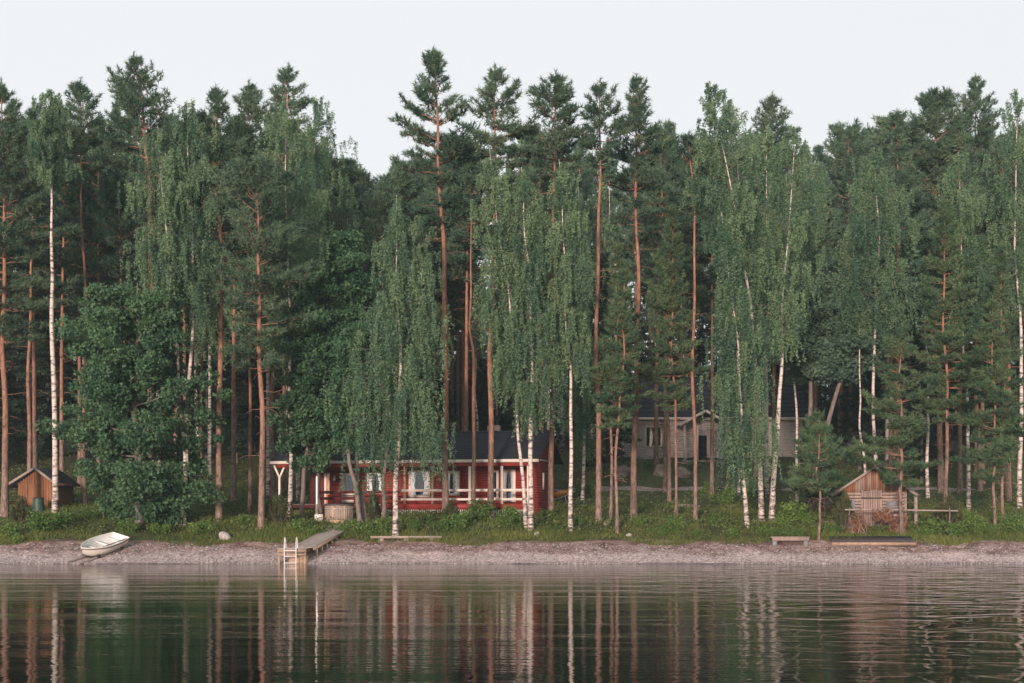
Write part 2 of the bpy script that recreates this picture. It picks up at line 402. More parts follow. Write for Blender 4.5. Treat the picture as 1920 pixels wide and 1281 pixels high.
def gen_birch(path, r0, cb, hw, seed, nl=17000, leaf=.10, profile='birch', weep=1.0):
    rg = np.random.default_rng(seed); top = path[-1, 2]; H = top - cb
    wood = trunk_parts(path, r0 * .88, .012, pw=1.15)
    nb = int(22 + H * 2.0); St = []; Ln = []; Tb = []; twigs = []; hw = hw * 1.12; nl = int(nl * 1.95)
    az0 = rg.uniform(0, 6.28)
    for i in range(nb):
        t = (i + rg.uniform(0, 1)) / nb
        s0 = at_z(path, cb + t * H * .985 - (.9 if t > .1 else 0) * (1 - t))
        L = hw * prof(profile, t) * rg.uniform(.6, 1.12); az = az0 + i * 2.39996 + rg.uniform(-.5, .5)
        dh = np.array([math.cos(az), math.sin(az), 0])
        k1 = rg.uniform(.75, 1.2) + .5 * t; k2 = rg.uniform(.75, 1.15) - .3 * t
        s = np.linspace(0, 1, 6)[:, None]
        P = s0 + dh * L * s + np.array([0, 0, 1]) * L * (k1 * s - k2 * s ** 2)
        P[1:] += rg.normal(0, .04 * L, (5, 3)) * np.array([1, 1, .4])
        if P[-1, 2] > top: P[:, 2] -= (P[-1, 2] - top + .1) * s[:, 0] ** 2
        twigs += tube(P, np.linspace(.008 + .010 * L, .005, 6), 4, False)
        nt_ = int(3 + L * 2.5); tint = rg.uniform(.1, .9)
        for j in range(nt_):
            f = .22 + .78 * (j + rg.uniform(0, 1)) / nt_
            p = np.array([np.interp(f * 5, np.arange(6), P[:, k]) for k in range(3)])
            side = rg.normal(0, 1, 3) * np.array([1, 1, .35]); side /= np.linalg.norm(side)
            e = p + side * L * .22 * rg.uniform(.3, 1.1)
            ns = 3
            for q in range(ns):
                g = rg.uniform(.55, 1)
                St.append(p + (e - p) * g + rg.normal(0, .05, 3)); Ln.append(weep * rg.uniform(.4, 2.1) * (1.25 - .5 * t) * min(1.0, .5 + L * .25)); Tb.append(tint + rg.normal(0, .18))
    St = np.array(St); Ln = np.array(Ln); Tb = np.array(Tb)
    cnt = np.maximum(3, (Ln / Ln.sum() * nl)).astype(int)
    idx = np.repeat(np.arange(len(St)), cnt)
    u = rg.uniform(0, 1, len(idx))
    sway = rg.normal(0, .13, (len(St), 3)); sway[:, 2] = -1
    Cn = St[idx] + sway[idx] * (Ln[idx] * u)[:, None] + rg.normal(0, .042, (len(idx), 3))
    return (wood, twigs), [trileaves(Cn, leaf, rg, .6, .7)], np.clip(Tb[idx] + rg.normal(0, .16, len(idx)), 0, 1)

def gen_pine(path, r0, cb, hw, seed, profile='pine', whorl=.44, per=13, nlen=.31, nwid=.05, elev=(-2, 56), tuftk=1.35, drop=.10, dead=6, nbr=(5, 7)):
    rg = np.random.default_rng(seed); top = path[-1, 2]; H = top - cb
    wood = trunk_parts(path, r0 * .8, .012)
    nw = max(8, int(H / whorl)); Cn = []; D = []; Tt = []
    lean = rg.uniform(0, 6.28)
    for i in range(nw):
        t = (i + rg.uniform(-.3, .3)) / nw; t = min(max(t, 0), .985)
        s0 = at_z(path, cb + t * H)
        gap = .88 + .25 * math.sin(i * 1.7 + seed)
        for q in range(rg.integers(nbr[0], nbr[1] + 1)):
            if rg.uniform() < drop * (1.6 - t): continue
            az = rg.uniform(0, 6.28)
            L = hw * 1.3 * prof(profile, t) * rg.uniform(.5, 1.08) * (gap if t < .45 else 1) * (1 + .18 * math.cos(az - lean))
            L = max(L, .22)
            dh = np.array([math.cos(az), math.sin(az), 0]); sd_ = np.array([-math.sin(az), math.cos(az), 0])
            el = math.radians(elev[0] + (elev[1] - elev[0]) * t ** 1.3 + rg.uniform(-9, 9))
            s = np.linspace(0, 1, 5)[:, None]
            P = s0 + dh * L * s * math.cos(el) + np.array([0, 0, 1]) * L * (math.sin(el) * s + .16 * s ** 3 - .05 * s)
            P[1:] += rg.normal(0, .03 * L, (4, 3))
            if P[-1, 2] > top - .35: P[:, 2] -= (P[-1, 2] - top + .35) * s[:, 0]
            wood += tube(P, np.linspace(.010 + .011 * L, .006, 5), 4, False)
            tint = rg.uniform(.1, .9)
            nlat = max(2, int((2.2 + L * 3.0) * tuftk))
            for j in range(nlat):
                f = (.3 if L > .7 else .1) + (.7 if L > .7 else .9) * (j + rg.uniform(0, 1)) / nlat
                p = np.array([np.interp(f * 4, np.arange(5), P[:, k]) for k in range(3)])
                sg = 1 if j % 2 else -1
                la = (.5 - .28 * f) * L * rg.uniform(.4, 1.0)
                ld = sd_ * sg * .8 + dh * .65 + np.array([0, 0, .12])
                m_ = max(1, int(1 + la / .22))
                for z in range(m_):
                    Cn.append(p + ld * la * (z + .6) / m_ + rg.normal(0, .04, 3) + np.array([0, 0, .06])); D.append(ld * .6 + np.array([0, 0, .55]) + rg.normal(0, .2, 3)); Tt.append(tint + rg.normal(0, .12))
            Cn.append(P[-1]); D.append(dh * .6 + np.array([0, 0, .8])); Tt.append(tint)
    tp = path[-1]
    for z in np.arange(0, .9, .2): Cn.append(tp - np.array([0, 0, z])); D.append(np.array([0, 0, 1.0])); Tt.append(.5)
    base = path[0, 2]
    for i in range(int(dead * 1.8) + 5):                                # dry twigs under the crown
        z = base + (cb - base) * rg.uniform(.3, 1.0) ** .7
        s0 = at_z(path, z); az = rg.uniform(0, 6.28); L = rg.uniform(.5, 1.6) * min(1, hw / 1.8)
        dh = np.array([math.cos(az), math.sin(az), 0])
        s = np.linspace(0, 1, 5)[:, None]
        P = s0 + dh * L * s + np.array([0, 0, 1]) * (L * (.1 * s - rg.uniform(0, .6) * s ** 2)); P[1:] += rg.normal(0, .05, (4, 3))
        wood += tube(P, np.linspace(.022, .006, 5), 4, False)
    Cn = np.array(Cn); D = np.array(D); Tt = np.clip(np.array(Tt), 0, 1)
    return wood, [needles(Cn, D, per, nlen, nwid, rg)], np.clip(np.repeat(Tt, per) + rg.normal(0, .1, len(Tt) * per), 0, 1)

def gen_alder(path, r0, cb, hw, seed, nl=26000, leaf=.15, profile='alder', clump=.55, stems=()):
    rg = np.random.default_rng(seed); top = path[-1, 2]; H = top - cb
    wood = trunk_parts(path, r0, .03)
    for st, rr in stems: wood += trunk_parts(st, rr, .02)
    nb = int(26 + H * 3.2); Cc = []; Tt = []
    for i in range(nb):
        t = (i + rg.uniform(0, 1)) / nb
        s0 = at_z(path, cb + t * H * .93 - .25 * hw * (1 - t))
        L = hw * prof(profile, t) * rg.uniform(.62, 1.05); az = i * 2.39996 + rg.uniform(-.5, .5)
        dh = np.array([math.cos(az), math.sin(az), 0]); s = np.linspace(0, 1, 6)[:, None]
        P = s0 + dh * L * s + np.array([0, 0, 1]) * L * (rg.uniform(.15, .5) * s - rg.uniform(.05, .3) * s ** 2 + .4 * t * s)
        P[1:] += rg.normal(0, .05 * L, (5, 3)) * np.array([1, 1, .5])
        wood += tube(P, np.linspace(.015 + .013 * L, .008, 6), 4, False)
        tint = rg.uniform(.25, .75); nc = int(3 + L * 2.6)
        for j in range(nc):
            f = .3 + .7 * (j + rg.uniform(0, 1)) / nc
            p = np.array([np.interp(f * 5, np.arange(6), P[:, k]) for k in range(3)])
            side = rg.normal(0, 1, 3) * np.array([1, 1, .5]); side /= np.linalg.norm(side)
            e = p + side * L * .27 * rg.uniform(.1, 1.2)
            Cc.append(e); Tt.append(tint + rg.normal(0, .12))
    Cc = np.array(Cc); Tt = np.array(Tt); per = max(12, int(nl * 1.5) // len(Cc))
    idx = np.repeat(np.arange(len(Cc)), per)
    d = rg.normal(size=(len(idx), 3)); d /= np.linalg.norm(d, axis=1)[:, None]; d *= rg.uniform(.25, 1, (len(idx), 1)) ** .6
    rad = clump * rg.uniform(.6, 1.25, len(Cc))
    Cn = Cc[idx] + d * rad[idx][:, None] * np.array([1, 1, .68])
    return wood, [trileaves(Cn, leaf * 1.05, rg, .15, .95)], np.clip(Tt[idx] + rg.normal(0, .15, len(idx)), 0, 1)

def local(path): return path - path[0] * np.array([1, 1, 1])

def plant(name, label, cat, base, gen, bark, leafm, group=None):
    wood, lf, ti = gen
    t = thing(name, label, cat, tuple(base), 0, group)
    if isinstance(wood, tuple): tag(build('branches', wood[1], M['twig'], t), kind='stuff'); wood = wood[0]
    build('trunk', wood, bark, t, smooth=True)
    build('crown', lf, leafm, t, tints=ti)
    return t

_seed = [100]
def hero(kind, pts, cb, hw, label, r=None, Y=None, group=None, **kw):
    """pts: photo pixels of the trunk from its foot to its tip, standing at the ground the foot touches
    (or at distance Y when the foot is hidden); cb: pixel height of the lowest foliage; hw: crown half width in pixels"""
    _seed[0] += 1; sd_ = _seed[0]; rg = np.random.default_rng(sd_)
    if Y is None: bx, Y, bz = hit(*pts[0])
    else: bx = pxx(pts[0][0], Y); bz = float(gz(bx, Y))
    W = [[bx, Y, bz - .25]]
    for k, (px, py) in enumerate(pts[1:]): W.append([pxx(px, Y), Y + rg.uniform(-.25, .25), pyz(py, Y)])
    path = spline(W, 22)
    tt = np.linspace(0, 1, 22); fade = np.sin(np.pi * tt); path[:, 0] += fade * (.10 * np.sin(tt * 9 + sd_) + .05 * np.sin(tt * 23 + 2 * sd_)); path[:, 1] += fade * .1 * np.sin(tt * 8 + 3 * sd_)
    if r: r = r * rg.uniform(.85, 1.12)
    m = Y / F; loc = path[0].copy(); path = path - loc
    cbz = pyz(cb, Y) - loc[2]; hwm = hw * m
    if kind == 'birch':
        return plant('birch_tree', label, 'birch', loc, gen_birch(path, r or .15, cbz, hwm, sd_, **kw), M['birch_bark'], M['birch_leaf'], group)
    if kind == 'pine':
        return plant('pine_tree', label, 'pine', loc, gen_pine(path, r or .19, cbz, hwm, sd_, **kw), M['pine_bark'], M['pine_needle'], group)
    if kind == 'young':
        o = dict(profile='young', whorl=.38, elev=(-4, 45), drop=.05, dead=4, nlen=.24, nwid=.046, per=12, tuftk=1.8); o.update(kw)
        return plant('young_pine', label, 'pine', loc, gen_pine(path, r or .1, cbz, hwm, sd_, **o), M['pine_bark'], M['young_needle'], group)
    if kind in ('alder', 'willow'):
        return plant(kind + '_tree', label, 'deciduous tree', loc, gen_alder(path, r or .16, cbz, hwm, sd_, **kw), M['alder_bark'], M['alder_leaf' if kind == 'alder' else 'willow_leaf'], group)

# ------------------------------------------------------------------ the trees of the front rows, left to right
hero('pine', [(8, 968), (7, 600), (3, 155)], 640, 85, 'thick orange-barked pine in front of the small wooden table', r=.24, per=14)
hero('pine', [(55, 950), (58, 600), (62, 200)], 470, 60, 'slim pine standing close before the gable of the brown shed', r=.17)
hero('birch', [(104, 970), (102, 640), (98, 470), (93, 300), (88, 165)], 330, 52, 'tall straight birch with a long bare white trunk before the brown shed', r=.17, nl=12000, weep=.6)
hero('pine', [(158, 945), (156, 600), (150, 150)], 345, 52, 'tall pine rising just beyond the corner of the brown shed', r=.22, per=12)
hero('pine', [(282, 950), (280, 480), (272, 250), (252, 106)], 360, 72, 'tall broad-topped pine behind the big dark alder', r=.23, elev=(5, 60))
hero('pine', [(228, 948), (228, 600), (222, 330)], 530, 70, 'broken-topped pine with long bare limbs above the big dark alder', r=.16, drop=.35, dead=12)
hero('alder', [(262, 990), (258, 850), (255, 700), (258, 530)], 955, 148, 'big dark green alder in full leaf on the bank beside the white boat', r=.24, nl=52000, clump=.62, leaf=.155)
hero('birch', [(344, 988), (345, 850), (332, 640), (312, 450), (296, 235)], 540, 78, 'leaning birch stem crossing its straight twin behind the alder', r=.15, nl=17000)
hero('birch', [(340, 986), (352, 800), (361, 560), (353, 340), (352, 185)], 590, 80, 'straight white birch twin close beside the big alder', r=.17, nl=21000)
hero('birch', [(378, 868), (366, 740), (362, 560), (352, 300)], 470, 55, 'pale birch with a curved foot standing deeper behind the birch twins', r=.2, nl=10000)
hero('pine', [(411, 977), (413, 560), (408, 340), (405, 165)], 470, 60, 'straight orange pine standing right behind the pale boulder', r=.2)
hero('birch', [(437, 905), (438, 700), (436, 420), (430, 230)], 420, 45, 'thin bluish-white birch deep between the orange pines', r=.15, nl=9000, weep=.7)
hero('pine', [(468, 966), (468, 600), (467, 158)], 330, 48, 'slender pine behind the bushy pine with the pale foot', r=.15, dead=14)
hero('pine', [(489, 994), (491, 720), (484, 480), (480, 300)], 690, 72, 'bushy pine with low branches and a pale foot near the cottage corner', r=.2, profile='round', whorl=.55, dead=12, per=14)
hero('birch', [(543, 972), (546, 800), (543, 590), (535, 420), (538, 175)], 640, 82, 'white birch trunk beside the forked porch post of the red cottage', r=.18, nl=22000)
hero('pine', [(512, 938), (514, 600), (540, 122)], 280, 42, 'dark pine whose tip rises behind the birch crown', r=.2)
hero('birch', [(560, 940), (556, 700), (572, 480), (600, 180)], 560, 88, 'broad drooping birch crown above the open porch end of the cottage roof', r=.16, nl=24000)
hero('alder', [(566, 976), (568, 880), (590, 700), (596, 485)], 860, 70, 'leafy alder clump in front of the open porch end of the red cottage', r=.13, nl=22000, clump=.55)
hero('alder', [(604, 974), (592, 900), (622, 760), (640, 430)], 700, 72, 'taller blue-green alder with leaning stem beside the hot tub', r=.15, nl=20000, clump=.6)
hero('alder', [(676, 988), (664, 900), (650, 780), (650, 640)], 830, 40, 'thin grey alder stem leaning towards the hot tub at the inland end of the boardwalk', r=.12, nl=6000, clump=.5)
hero('alder', [(687, 984), (674, 900), (662, 770), (668, 600)], 820, 38, 'thin grey alder stem standing steeper beside its leaning twin by the boardwalk', r=.11, nl=6000, clump=.5)
hero('alder', [(719, 978), (722, 880), (722, 760), (716, 560)], 760, 42, 'slim grey alder just behind the weeping birch', r=.12, nl=7000, clump=.5)
hero('birch', [(741, 1009), (745, 860), (748, 700), (746, 520), (744, 368)], 825, 104, 'weeping birch with a white trunk standing beside the log bench', r=.19, nl=31000, weep=1.5, profile='weep')
hero('pine', [(836, 974), (834, 700), (828, 430), (822, 240), (812, 94)], 420, 80, 'tallest pine of all, rising in front of the black roof behind the weeping birch', r=.22, whorl=.55, per=14)
hero('pine', [(888, 974), (886, 700), (884, 560), (882, 310)], 420, 45, 'slim orange pine in front of the white porch railing, beside a thicker one', r=.16, dead=3)
hero('birch', [(893, 900), (894, 720), (886, 540)], 640, 45, 'short birch crown above the black roof of the red cottage', r=.13, nl=7000)
hero('pine', [(919, 974), (922, 700), (926, 400), (928, 126)], 360, 60, 'thicker orange pine in front of the porch of the red cottage', r=.2)
hero('birch', [(987, 992), (976, 830), (962, 650), (940, 470), (918, 280)], 700, 66, 'leaning stem of the birch pair before the cottage corner', r=.14, nl=25000)
hero('birch', [(995, 997), (997, 800), (993, 600), (985, 420), (978, 312)], 760, 60, 'upright stem of the birch pair before the cottage corner', r=.15, nl=22000, weep=1.2)
hero('pine', [(1033, 972), (1036, 700), (1040, 400), (1042, 140)], 330, 72, 'large pine directly before the red gable wall of the cottage', r=.21, profile='young', per=14)
hero('birch', [(1070, 998), (1069, 800), (1066, 640), (1058, 460), (1048, 300)], 690, 58, 'white birch on the bank near the orange wheelbarrow', r=.15, nl=22000)
hero('birch', [(1092, 940), (1095, 760), (1090, 600), (1085, 350)], 830, 50, 'leafy birch filling the gap beside the pale house', r=.12, nl=15000)
hero('pine', [(1122, 978), (1122, 700), (1122, 400), (1125, 153)], 330, 46, 'straight slim pine before the bare corner of the pale house', r=.2)
hero('young', [(1145, 974), (1150, 760), (1155, 600), (1157, 455)], 790, 40, 'young pine with green tufts down its stem before the pale house')
hero('young', [(1157, 1000), (1158, 800), (1168, 640), (1172, 500)], 800, 42, 'young pine with a pale thin foot standing low on the bank')
hero('pine', [(1188, 972), (1192, 700), (1194, 400), (1192, 145)], 450, 62, 'big straight pine in front of the middle of the pale house', r=.24)
hero('pine', [(1231, 872), (1230, 700), (1240, 420), (1255, 228)], 420, 42, 'pine standing by the front wall of the pale house', r=.24)
hero('young', [(1268, 970), (1265, 760), (1262, 560), (1260, 385)], 770, 52, 'cone-shaped young pine before the porch of the pale house', per=13)
hero('pine', [(1255, 940), (1252, 700), (1250, 430)], 560, 36, 'dusky pine trunk just behind the cone-shaped young pine', r=.17, dead=14)
hero('pine', [(1304, 978), (1303, 700), (1300, 400), (1292, 250)], 420, 44, 'slim red-brown pine at the porch steps of the pale house', r=.15)
hero('birch', [(1402, 992), (1392, 850), (1388, 740), (1372, 560), (1352, 400)], 850, 62, 'drooping birch with a curved white foot before the pale house', r=.14, nl=25000, weep=1.5, profile='weep')
hero('birch', [(1428, 980), (1424, 820), (1408, 620), (1385, 420), (1330, 150)], 480, 80, 'very tall birch leaning over the pale house porch', r=.17, nl=24000, weep=.8)
hero('birch', [(1447, 980), (1456, 800), (1466, 650), (1480, 440), (1492, 235)], 640, 78, 'birch with a white foot leaning over the plank bench', r=.17, nl=24000)
hero('pine', [(1450, 925), (1450, 600), (1447, 180)], 330, 40, 'dark pine tip standing between the two leaning birches', r=.2)
hero('birch', [(1494, 948), (1493, 760), (1492, 560), (1530, 300)], 560, 72, 'thin straight birch behind the plank bench', r=.12, nl=18000)
hero('birch', [(1385, 930), (1388, 700), (1385, 420), (1375, 195)], 480, 60, 'slim birch crown mid-forest beyond the leaning birches', r=.13, nl=14000)
hero('willow', [(1520, 952), (1520, 800), (1517, 640), (1500, 475)], 690, 92, 'blue-green broadleaf with a forked upright stem behind the small bushy pines', r=.16, nl=30000, leaf=.17, clump=.65, profile='top')
hero('willow', [(1556, 948), (1548, 820), (1585, 690), (1630, 620), (1650, 530)], 690, 98, 'blue-green broadleaf with a strongly curved stem leaning over the hut', r=.16, nl=28000, leaf=.17, clump=.65, profile='top')
hero('young', [(1522, 964), (1524, 860), (1528, 770)], 930, 48, 'small bushy pine behind the plank bench, farthest of three from the hut', r=.09)
hero('young', [(1535, 1011), (1534, 900), (1538, 790)], 925, 50, 'small bushy pine with its bare foot on the beach edge beside the plank bench', r=.08)
hero('young', [(1545, 968), (1546, 860), (1545, 800)], 930, 46, 'small bushy pine closest to the hut wall', r=.08)
hero('birch', [(1626, 952), (1616, 820), (1610, 680), (1596, 420)], 600, 55, 'thin birch leaning in front of the hut gable', r=.10, nl=13000)
hero('birch', [(1646, 957), (1643, 800), (1640, 560), (1645, 420), (1640, 275)], 600, 76, 'straight white birch in front of the hut door', r=.15, nl=24000)
hero('young', [(1691, 1002), (1690, 880), (1688, 740), (1692, 610)], 912, 72, 'full young pine with layered low branches in front of the hut', r=.14, per=14, whorl=.5)
hero('birch', [(1740, 935), (1737, 700), (1735, 480)], 560, 40, 'pale birch stem standing behind the hut roof', r=.14, nl=8000)
hero('young', [(1773, 962), (1772, 760), (1770, 560), (1768, 375)], 790, 62, 'tall cone-shaped pine with an orange stem beside the end of the pole rail', r=.16, per=14)
hero('birch', [(1816, 958), (1812, 760), (1806, 520), (1796, 285)], 600, 66, 'birch with a dark-flecked straight trunk beyond the end of the pole rail', r=.15, nl=23000)
hero('pine', [(1765, 925), (1757, 600), (1752, 330), (1758, 170)], 470, 62, 'wide dark pine crown behind the cone-shaped pine', r=.25, profile='round', per=14)
hero('pine', [(1838, 920), (1832, 600), (1830, 143)], 330, 40, 'pine with a clear pointed tip behind the birch with the dark-flecked trunk', r=.2)
hero('young', [(1866, 998), (1864, 800), (1862, 560)], 900, 48, 'shorter of two slim young pines growing side by side on the bank', r=.10)
hero('young', [(1881, 986), (1880, 760), (1878, 455)], 860, 52, 'taller of two slim young pines side by side on the bank', r=.11)
hero('birch', [(1912, 955), (1910, 700), (1905, 420), (1908, 165)], 560, 60, 'birch with a dark drooping crown behind the two slim young pines', r=.15, nl=19000)

# ------------------------------------------------------------------ the forest behind: a few trees, copied
def straight(h, rg): return spline([[0, 0, -.3], [rg.uniform(-.2, .2), 0, h * .5], [rg.uniform(-.4, .4), rg.uniform(-.3, .3), h]], 20)
rgb = np.random.default_rng(5)
GRP = 'trees of the deep forest'
protos = {'pine': [], 'birch': [], 'spruce': [], 'under': []}
for k in range(4):
    p = straight(26, rgb)
    protos['pine'].append((plant('pine_tree', 'tall pine of the deep forest behind the front rows of trees', 'pine', (0, 0, 0), gen_pine(p, .19, 26 * (.44 + .05 * k), 2.0 + .22 * k, 900 + k, profile=['pine', 'round', 'young', 'pine'][k], per=9, nlen=.36, nwid=.075, whorl=.55, dead=10), M['pine_bark'], M['pine_needle'], 'pines of the deep forest'), 26))
for k in range(2):
    p = straight(24, rgb)
    protos['birch'].append((plant('birch_tree', 'birch of the deep forest behind the front rows of trees', 'birch', (0, 0, 0), gen_birch(p, .15, 10, 2.2, 920 + k, nl=14000, leaf=.16), M['birch_bark'], M['birch_leaf'], 'birches of the deep forest'), 24))
for k in range(2):
    p = straight(20, rgb)
    protos['spruce'].append((plant('spruce_tree', 'dark spruce of the deep forest with branches down to the ground', 'spruce', (0, 0, 0), gen_pine(p, .2, 1.2, 2.5, 940 + k, profile='young', elev=(-22, 35), whorl=.55, per=8, nlen=.36, nwid=.085, drop=.03, dead=0, nbr=(5, 7), tuftk=1.1), M['alder_bark'], M['spruce_needle'], 'spruces of the deep forest'), 20))
used = {}
ZONES = [(215, 'behind the brown shed'), (500, 'behind the big alder and the birch twins'), (1060, 'behind the red cottage'), (1510, 'around and behind the pale house'), (9999, 'behind the plank hut')]
WHAT = {'pine': 'tall pine of the deep forest', 'birch': 'birch of the deep forest', 'spruce': 'dark spruce of the deep forest'}
def put(kind, x, y, h):
    o, ph = protos[kind][rgb.integers(len(protos[kind]))]
    s = h / ph
    if o.name in used: o = copy_tree(o)
    used[o.name] = 1
    zone = next(z for q, z in ZONES if 960 + x / y * F < q); o['label'] = WHAT[kind] + ' ' + zone; o['group'] = {'birch': 'birches', 'pine': 'pines', 'spruce': 'spruces'}[kind] + ' ' + zone
    o.location = (x, y, float(gz(x, y))); w_ = s ** .6 * rgb.uniform(.85, 1.15)
    o.scale = (w_, w_, s); o.rotation_euler = (0, 0, rgb.uniform(0, 6.28))
SKY = ([-200, 0, 60, 150, 250, 330, 400, 470, 540, 600, 650, 700, 740, 800, 870, 930, 1000, 1060, 1130, 1200, 1270, 1330, 1450, 1520, 1600, 1700, 1760, 1840, 1920, 2100],
       [200, 205, 195, 190, 185, 195, 205, 205, 215, 235, 290, 305, 292, 265, 240, 220, 215, 225, 225, 225, 245, 230, 225, 240, 228, 205, 205, 220, 220, 215])
spots = []
def free(x, y, dmin):
    if 4.5 < x < 27 and 110 < y < 128: return False
    if -16 < x < 5 and 80 < y < 95: return False
    if 100.4 < y < 106 and 1 < x < 35: return False
    if -33 < x < -26 and 84 < y < 93: return False
    return all((x - a) ** 2 + (y - b) ** 2 > dmin ** 2 for a, b in spots)
n = 0; tries = 0
while n < 175 and tries < 9000:
    tries += 1
    y = rgb.uniform(92, 158); px = rgb.uniform(-120, 2040); x = pxx(px, y)
    if not free(x, y, 2.6): continue
    spots.append((x, y)); n += 1
    top = np.interp(px, *SKY) + abs(rgb.normal(0, 45)); h = pyz(top, y) - float(gz(x, y))
    kind = 'birch' if rgb.uniform() < .2 else 'pine'
    put(kind, x, y, min(max(h, 15), 31))
n = 0; tries = 0
while n < 120 and tries < 9000:
    tries += 1
    y = rgb.uniform(106, 165); px = rgb.uniform(-120, 2040); x = pxx(px, y)
    if not free(x, y, 2.2): continue
    spots.append((x, y)); n += 1
    put('spruce', x, y, rgb.uniform(7, 19))
for k in range(95):
    y = 168 + rgb.uniform(0, 22); x = pxx(-140 + k * 23.2 + rgb.uniform(-7, 7), y); put('spruce', x, y, rgb.uniform(15, 22))
# ------------------------------------------------------------------ the red cottage
ang = math.radians(-13)                                   # its right end comes nearer to the lake
EAVE = 5.57; RIDGE = 7.31; LEN = 16.5; DEP = 7.43; DECK = 3.03
fx, fy = 1.54, 82.0
cot = thing('red_cottage', 'red wooden cottage with black gable roof and white-railed porch among the trees', 'cottage', (fx - LEN * math.cos(ang), fy - LEN * math.sin(ang), 0), ang)
# local frame: x along the front from the left roof end, y away from the lake from the front eave line, z world height
HD = DEP / 2; SL = (RIDGE - EAVE) / HD
WB = 2.25                                                 # how far the front wall lies behind the eave
def clap(x0, x1, y0, y1, z0, z1, face, step=.15):
    out = []
    z = z0
    while z < z1 - .02:
        e = min(z + step, z1); t = .022
        if face == 'front': out.append(hexa([(x0, y0 - t, z), (x1, y0 - t, z), (x1, y1, z), (x0, y1, z), (x0, y0, e - .012), (x1, y0, e - .012), (x1, y1, e - .012), (x0, y1, e - .012)]))
        else: out.append(hexa([(x0, y0, z), (x1 + t, y0, z), (x1 + t, y1, z), (x0, y1, z), (x0, y0, e - .012), (x1, y0, e - .012), (x1, y1, e - .012), (x0, y1, e - .012)]))
        z += step
    return out
XL, XR = 2.9, 15.95                                       # heated part: left wall and right gable wall
core = build('wall', [box(XL, XR - .06, WB + .05, DEP - .55, 2.2, EAVE + .25)], M['dark_red'], cot)
sid = build('front_siding', clap(XL, XR - .06, WB, WB + .1, DECK - .1, EAVE + .3, 'front'), M['red'], cot); tag(sid, kind='stuff')
gsid = build('gable_siding', clap(XR - .1, XR, .28, DEP - .5, 2.35, EAVE + .12, 'side'), M['red'], cot); tag(gsid, kind='stuff')
# vertical boards in the gable triangle, each cut by the roof slope
y = .12; gb = []
while y < DEP - .3:
    y2 = min(y + .15, DEP - .3)
    zt = lambda q: EAVE + min(q, DEP - q) * SL - .1
    build('gable_board', [hexa([(XR - .06, y, EAVE + .1), (XR + .05, y, EAVE + .1), (XR + .05, y2 - .012, EAVE + .1), (XR - .06, y2 - .012, EAVE + .1), (XR - .06, y, max(zt(y), EAVE + .13)), (XR + .05, y, max(zt(y), EAVE + .13)), (XR + .05, y2 - .012, max(zt(y2), EAVE + .13)), (XR - .06, y2 - .012, max(zt(y2), EAVE + .13))])], M['red'], cot)
    y = y2
build('belt_board', [box(XR + .055, XR + .08, .2, DEP - .4, EAVE + .06, EAVE + .13)], M['white'], cot)
build('corner_board', [box(XR - .14, XR + .04, .2, .277, 2.45, EAVE - .02)], M['white'], cot)
build('corner_board', [box(XR - .1, XR + .045, DEP - .497, DEP - .4, 2.4, EAVE)], M['red'], cot)
build('end_wall', [box(XR - .13, XR - .065, .28, WB - .03, 2.35, EAVE - .02)], M['red'], cot)
build('plinth_stone', [box(XR - .5, XR + .06, .35, DEP - .6, 1.6, 2.33)], M['stone'], cot)
def slab(y0, z0, y1, z1, x0, x1, th): return hexa([(x0, y0, z0), (x1, y0, z0), (x1, y1, z1), (x0, y1, z1), (x0, y0, z0 + th), (x1, y0, z0 + th), (x1, y1, z1 + th), (x0, y1, z1 + th)])
rf = build('roof', [slab(-.05, EAVE - .02, HD, RIDGE, 0, LEN, .12), slab(HD, RIDGE, DEP + .05, EAVE - .02, 0, LEN, .12)], M['roof'], cot)
nrow = 13                                                 # overlapping rows of roofing felt
for k in range(nrow):
    a, b = k / nrow, (k + 1) / nrow
    ya, yb = -.08 + a * (HD + .06), -.08 + b * (HD + .06); za = EAVE - .02 + SL * ya + .145; zb = EAVE - .02 + SL * yb + .128
    build('felt_row', [slab(ya, za - .02, yb, zb - .02, -.03, LEN + .03, .028)], M['roof'], rf)
build('ridge_cap', [slab(HD - .16, RIDGE + .07, HD, RIDGE + .15, -.04, LEN + .04, .03), slab(HD, RIDGE + .15, HD + .16, RIDGE + .07, -.04, LEN + .04, .03)], M['roof'], rf)
build('eave_board', [box(-.02, LEN + .02, -.11, -.075, EAVE - .13, EAVE + .045)], M['white'], rf)
build('verge_board', [slab(-.07, EAVE - .13, HD, RIDGE - .1, LEN + .002, LEN + .035, .2), slab(HD, RIDGE - .1, DEP + .07, EAVE - .13, LEN + .002, LEN + .035, .2)], M['dark_red'], rf)
build('verge_board', [slab(-.07, EAVE - .13, HD, RIDGE - .1, -.035, -.002, .2), slab(HD, RIDGE - .1, DEP + .07, EAVE - .13, -.035, -.002, .2)], M['white'], rf)
build('soffit', [slab(0, EAVE - .05, WB - .02, EAVE - .05 + SL * WB, .05, LEN - .05, .02)], M['newwood'], rf)
build('chimney', [box(12.4, 13.1, HD + .5, HD + 1.1, RIDGE - .6, RIDGE + .55)], M['rock'], rf)
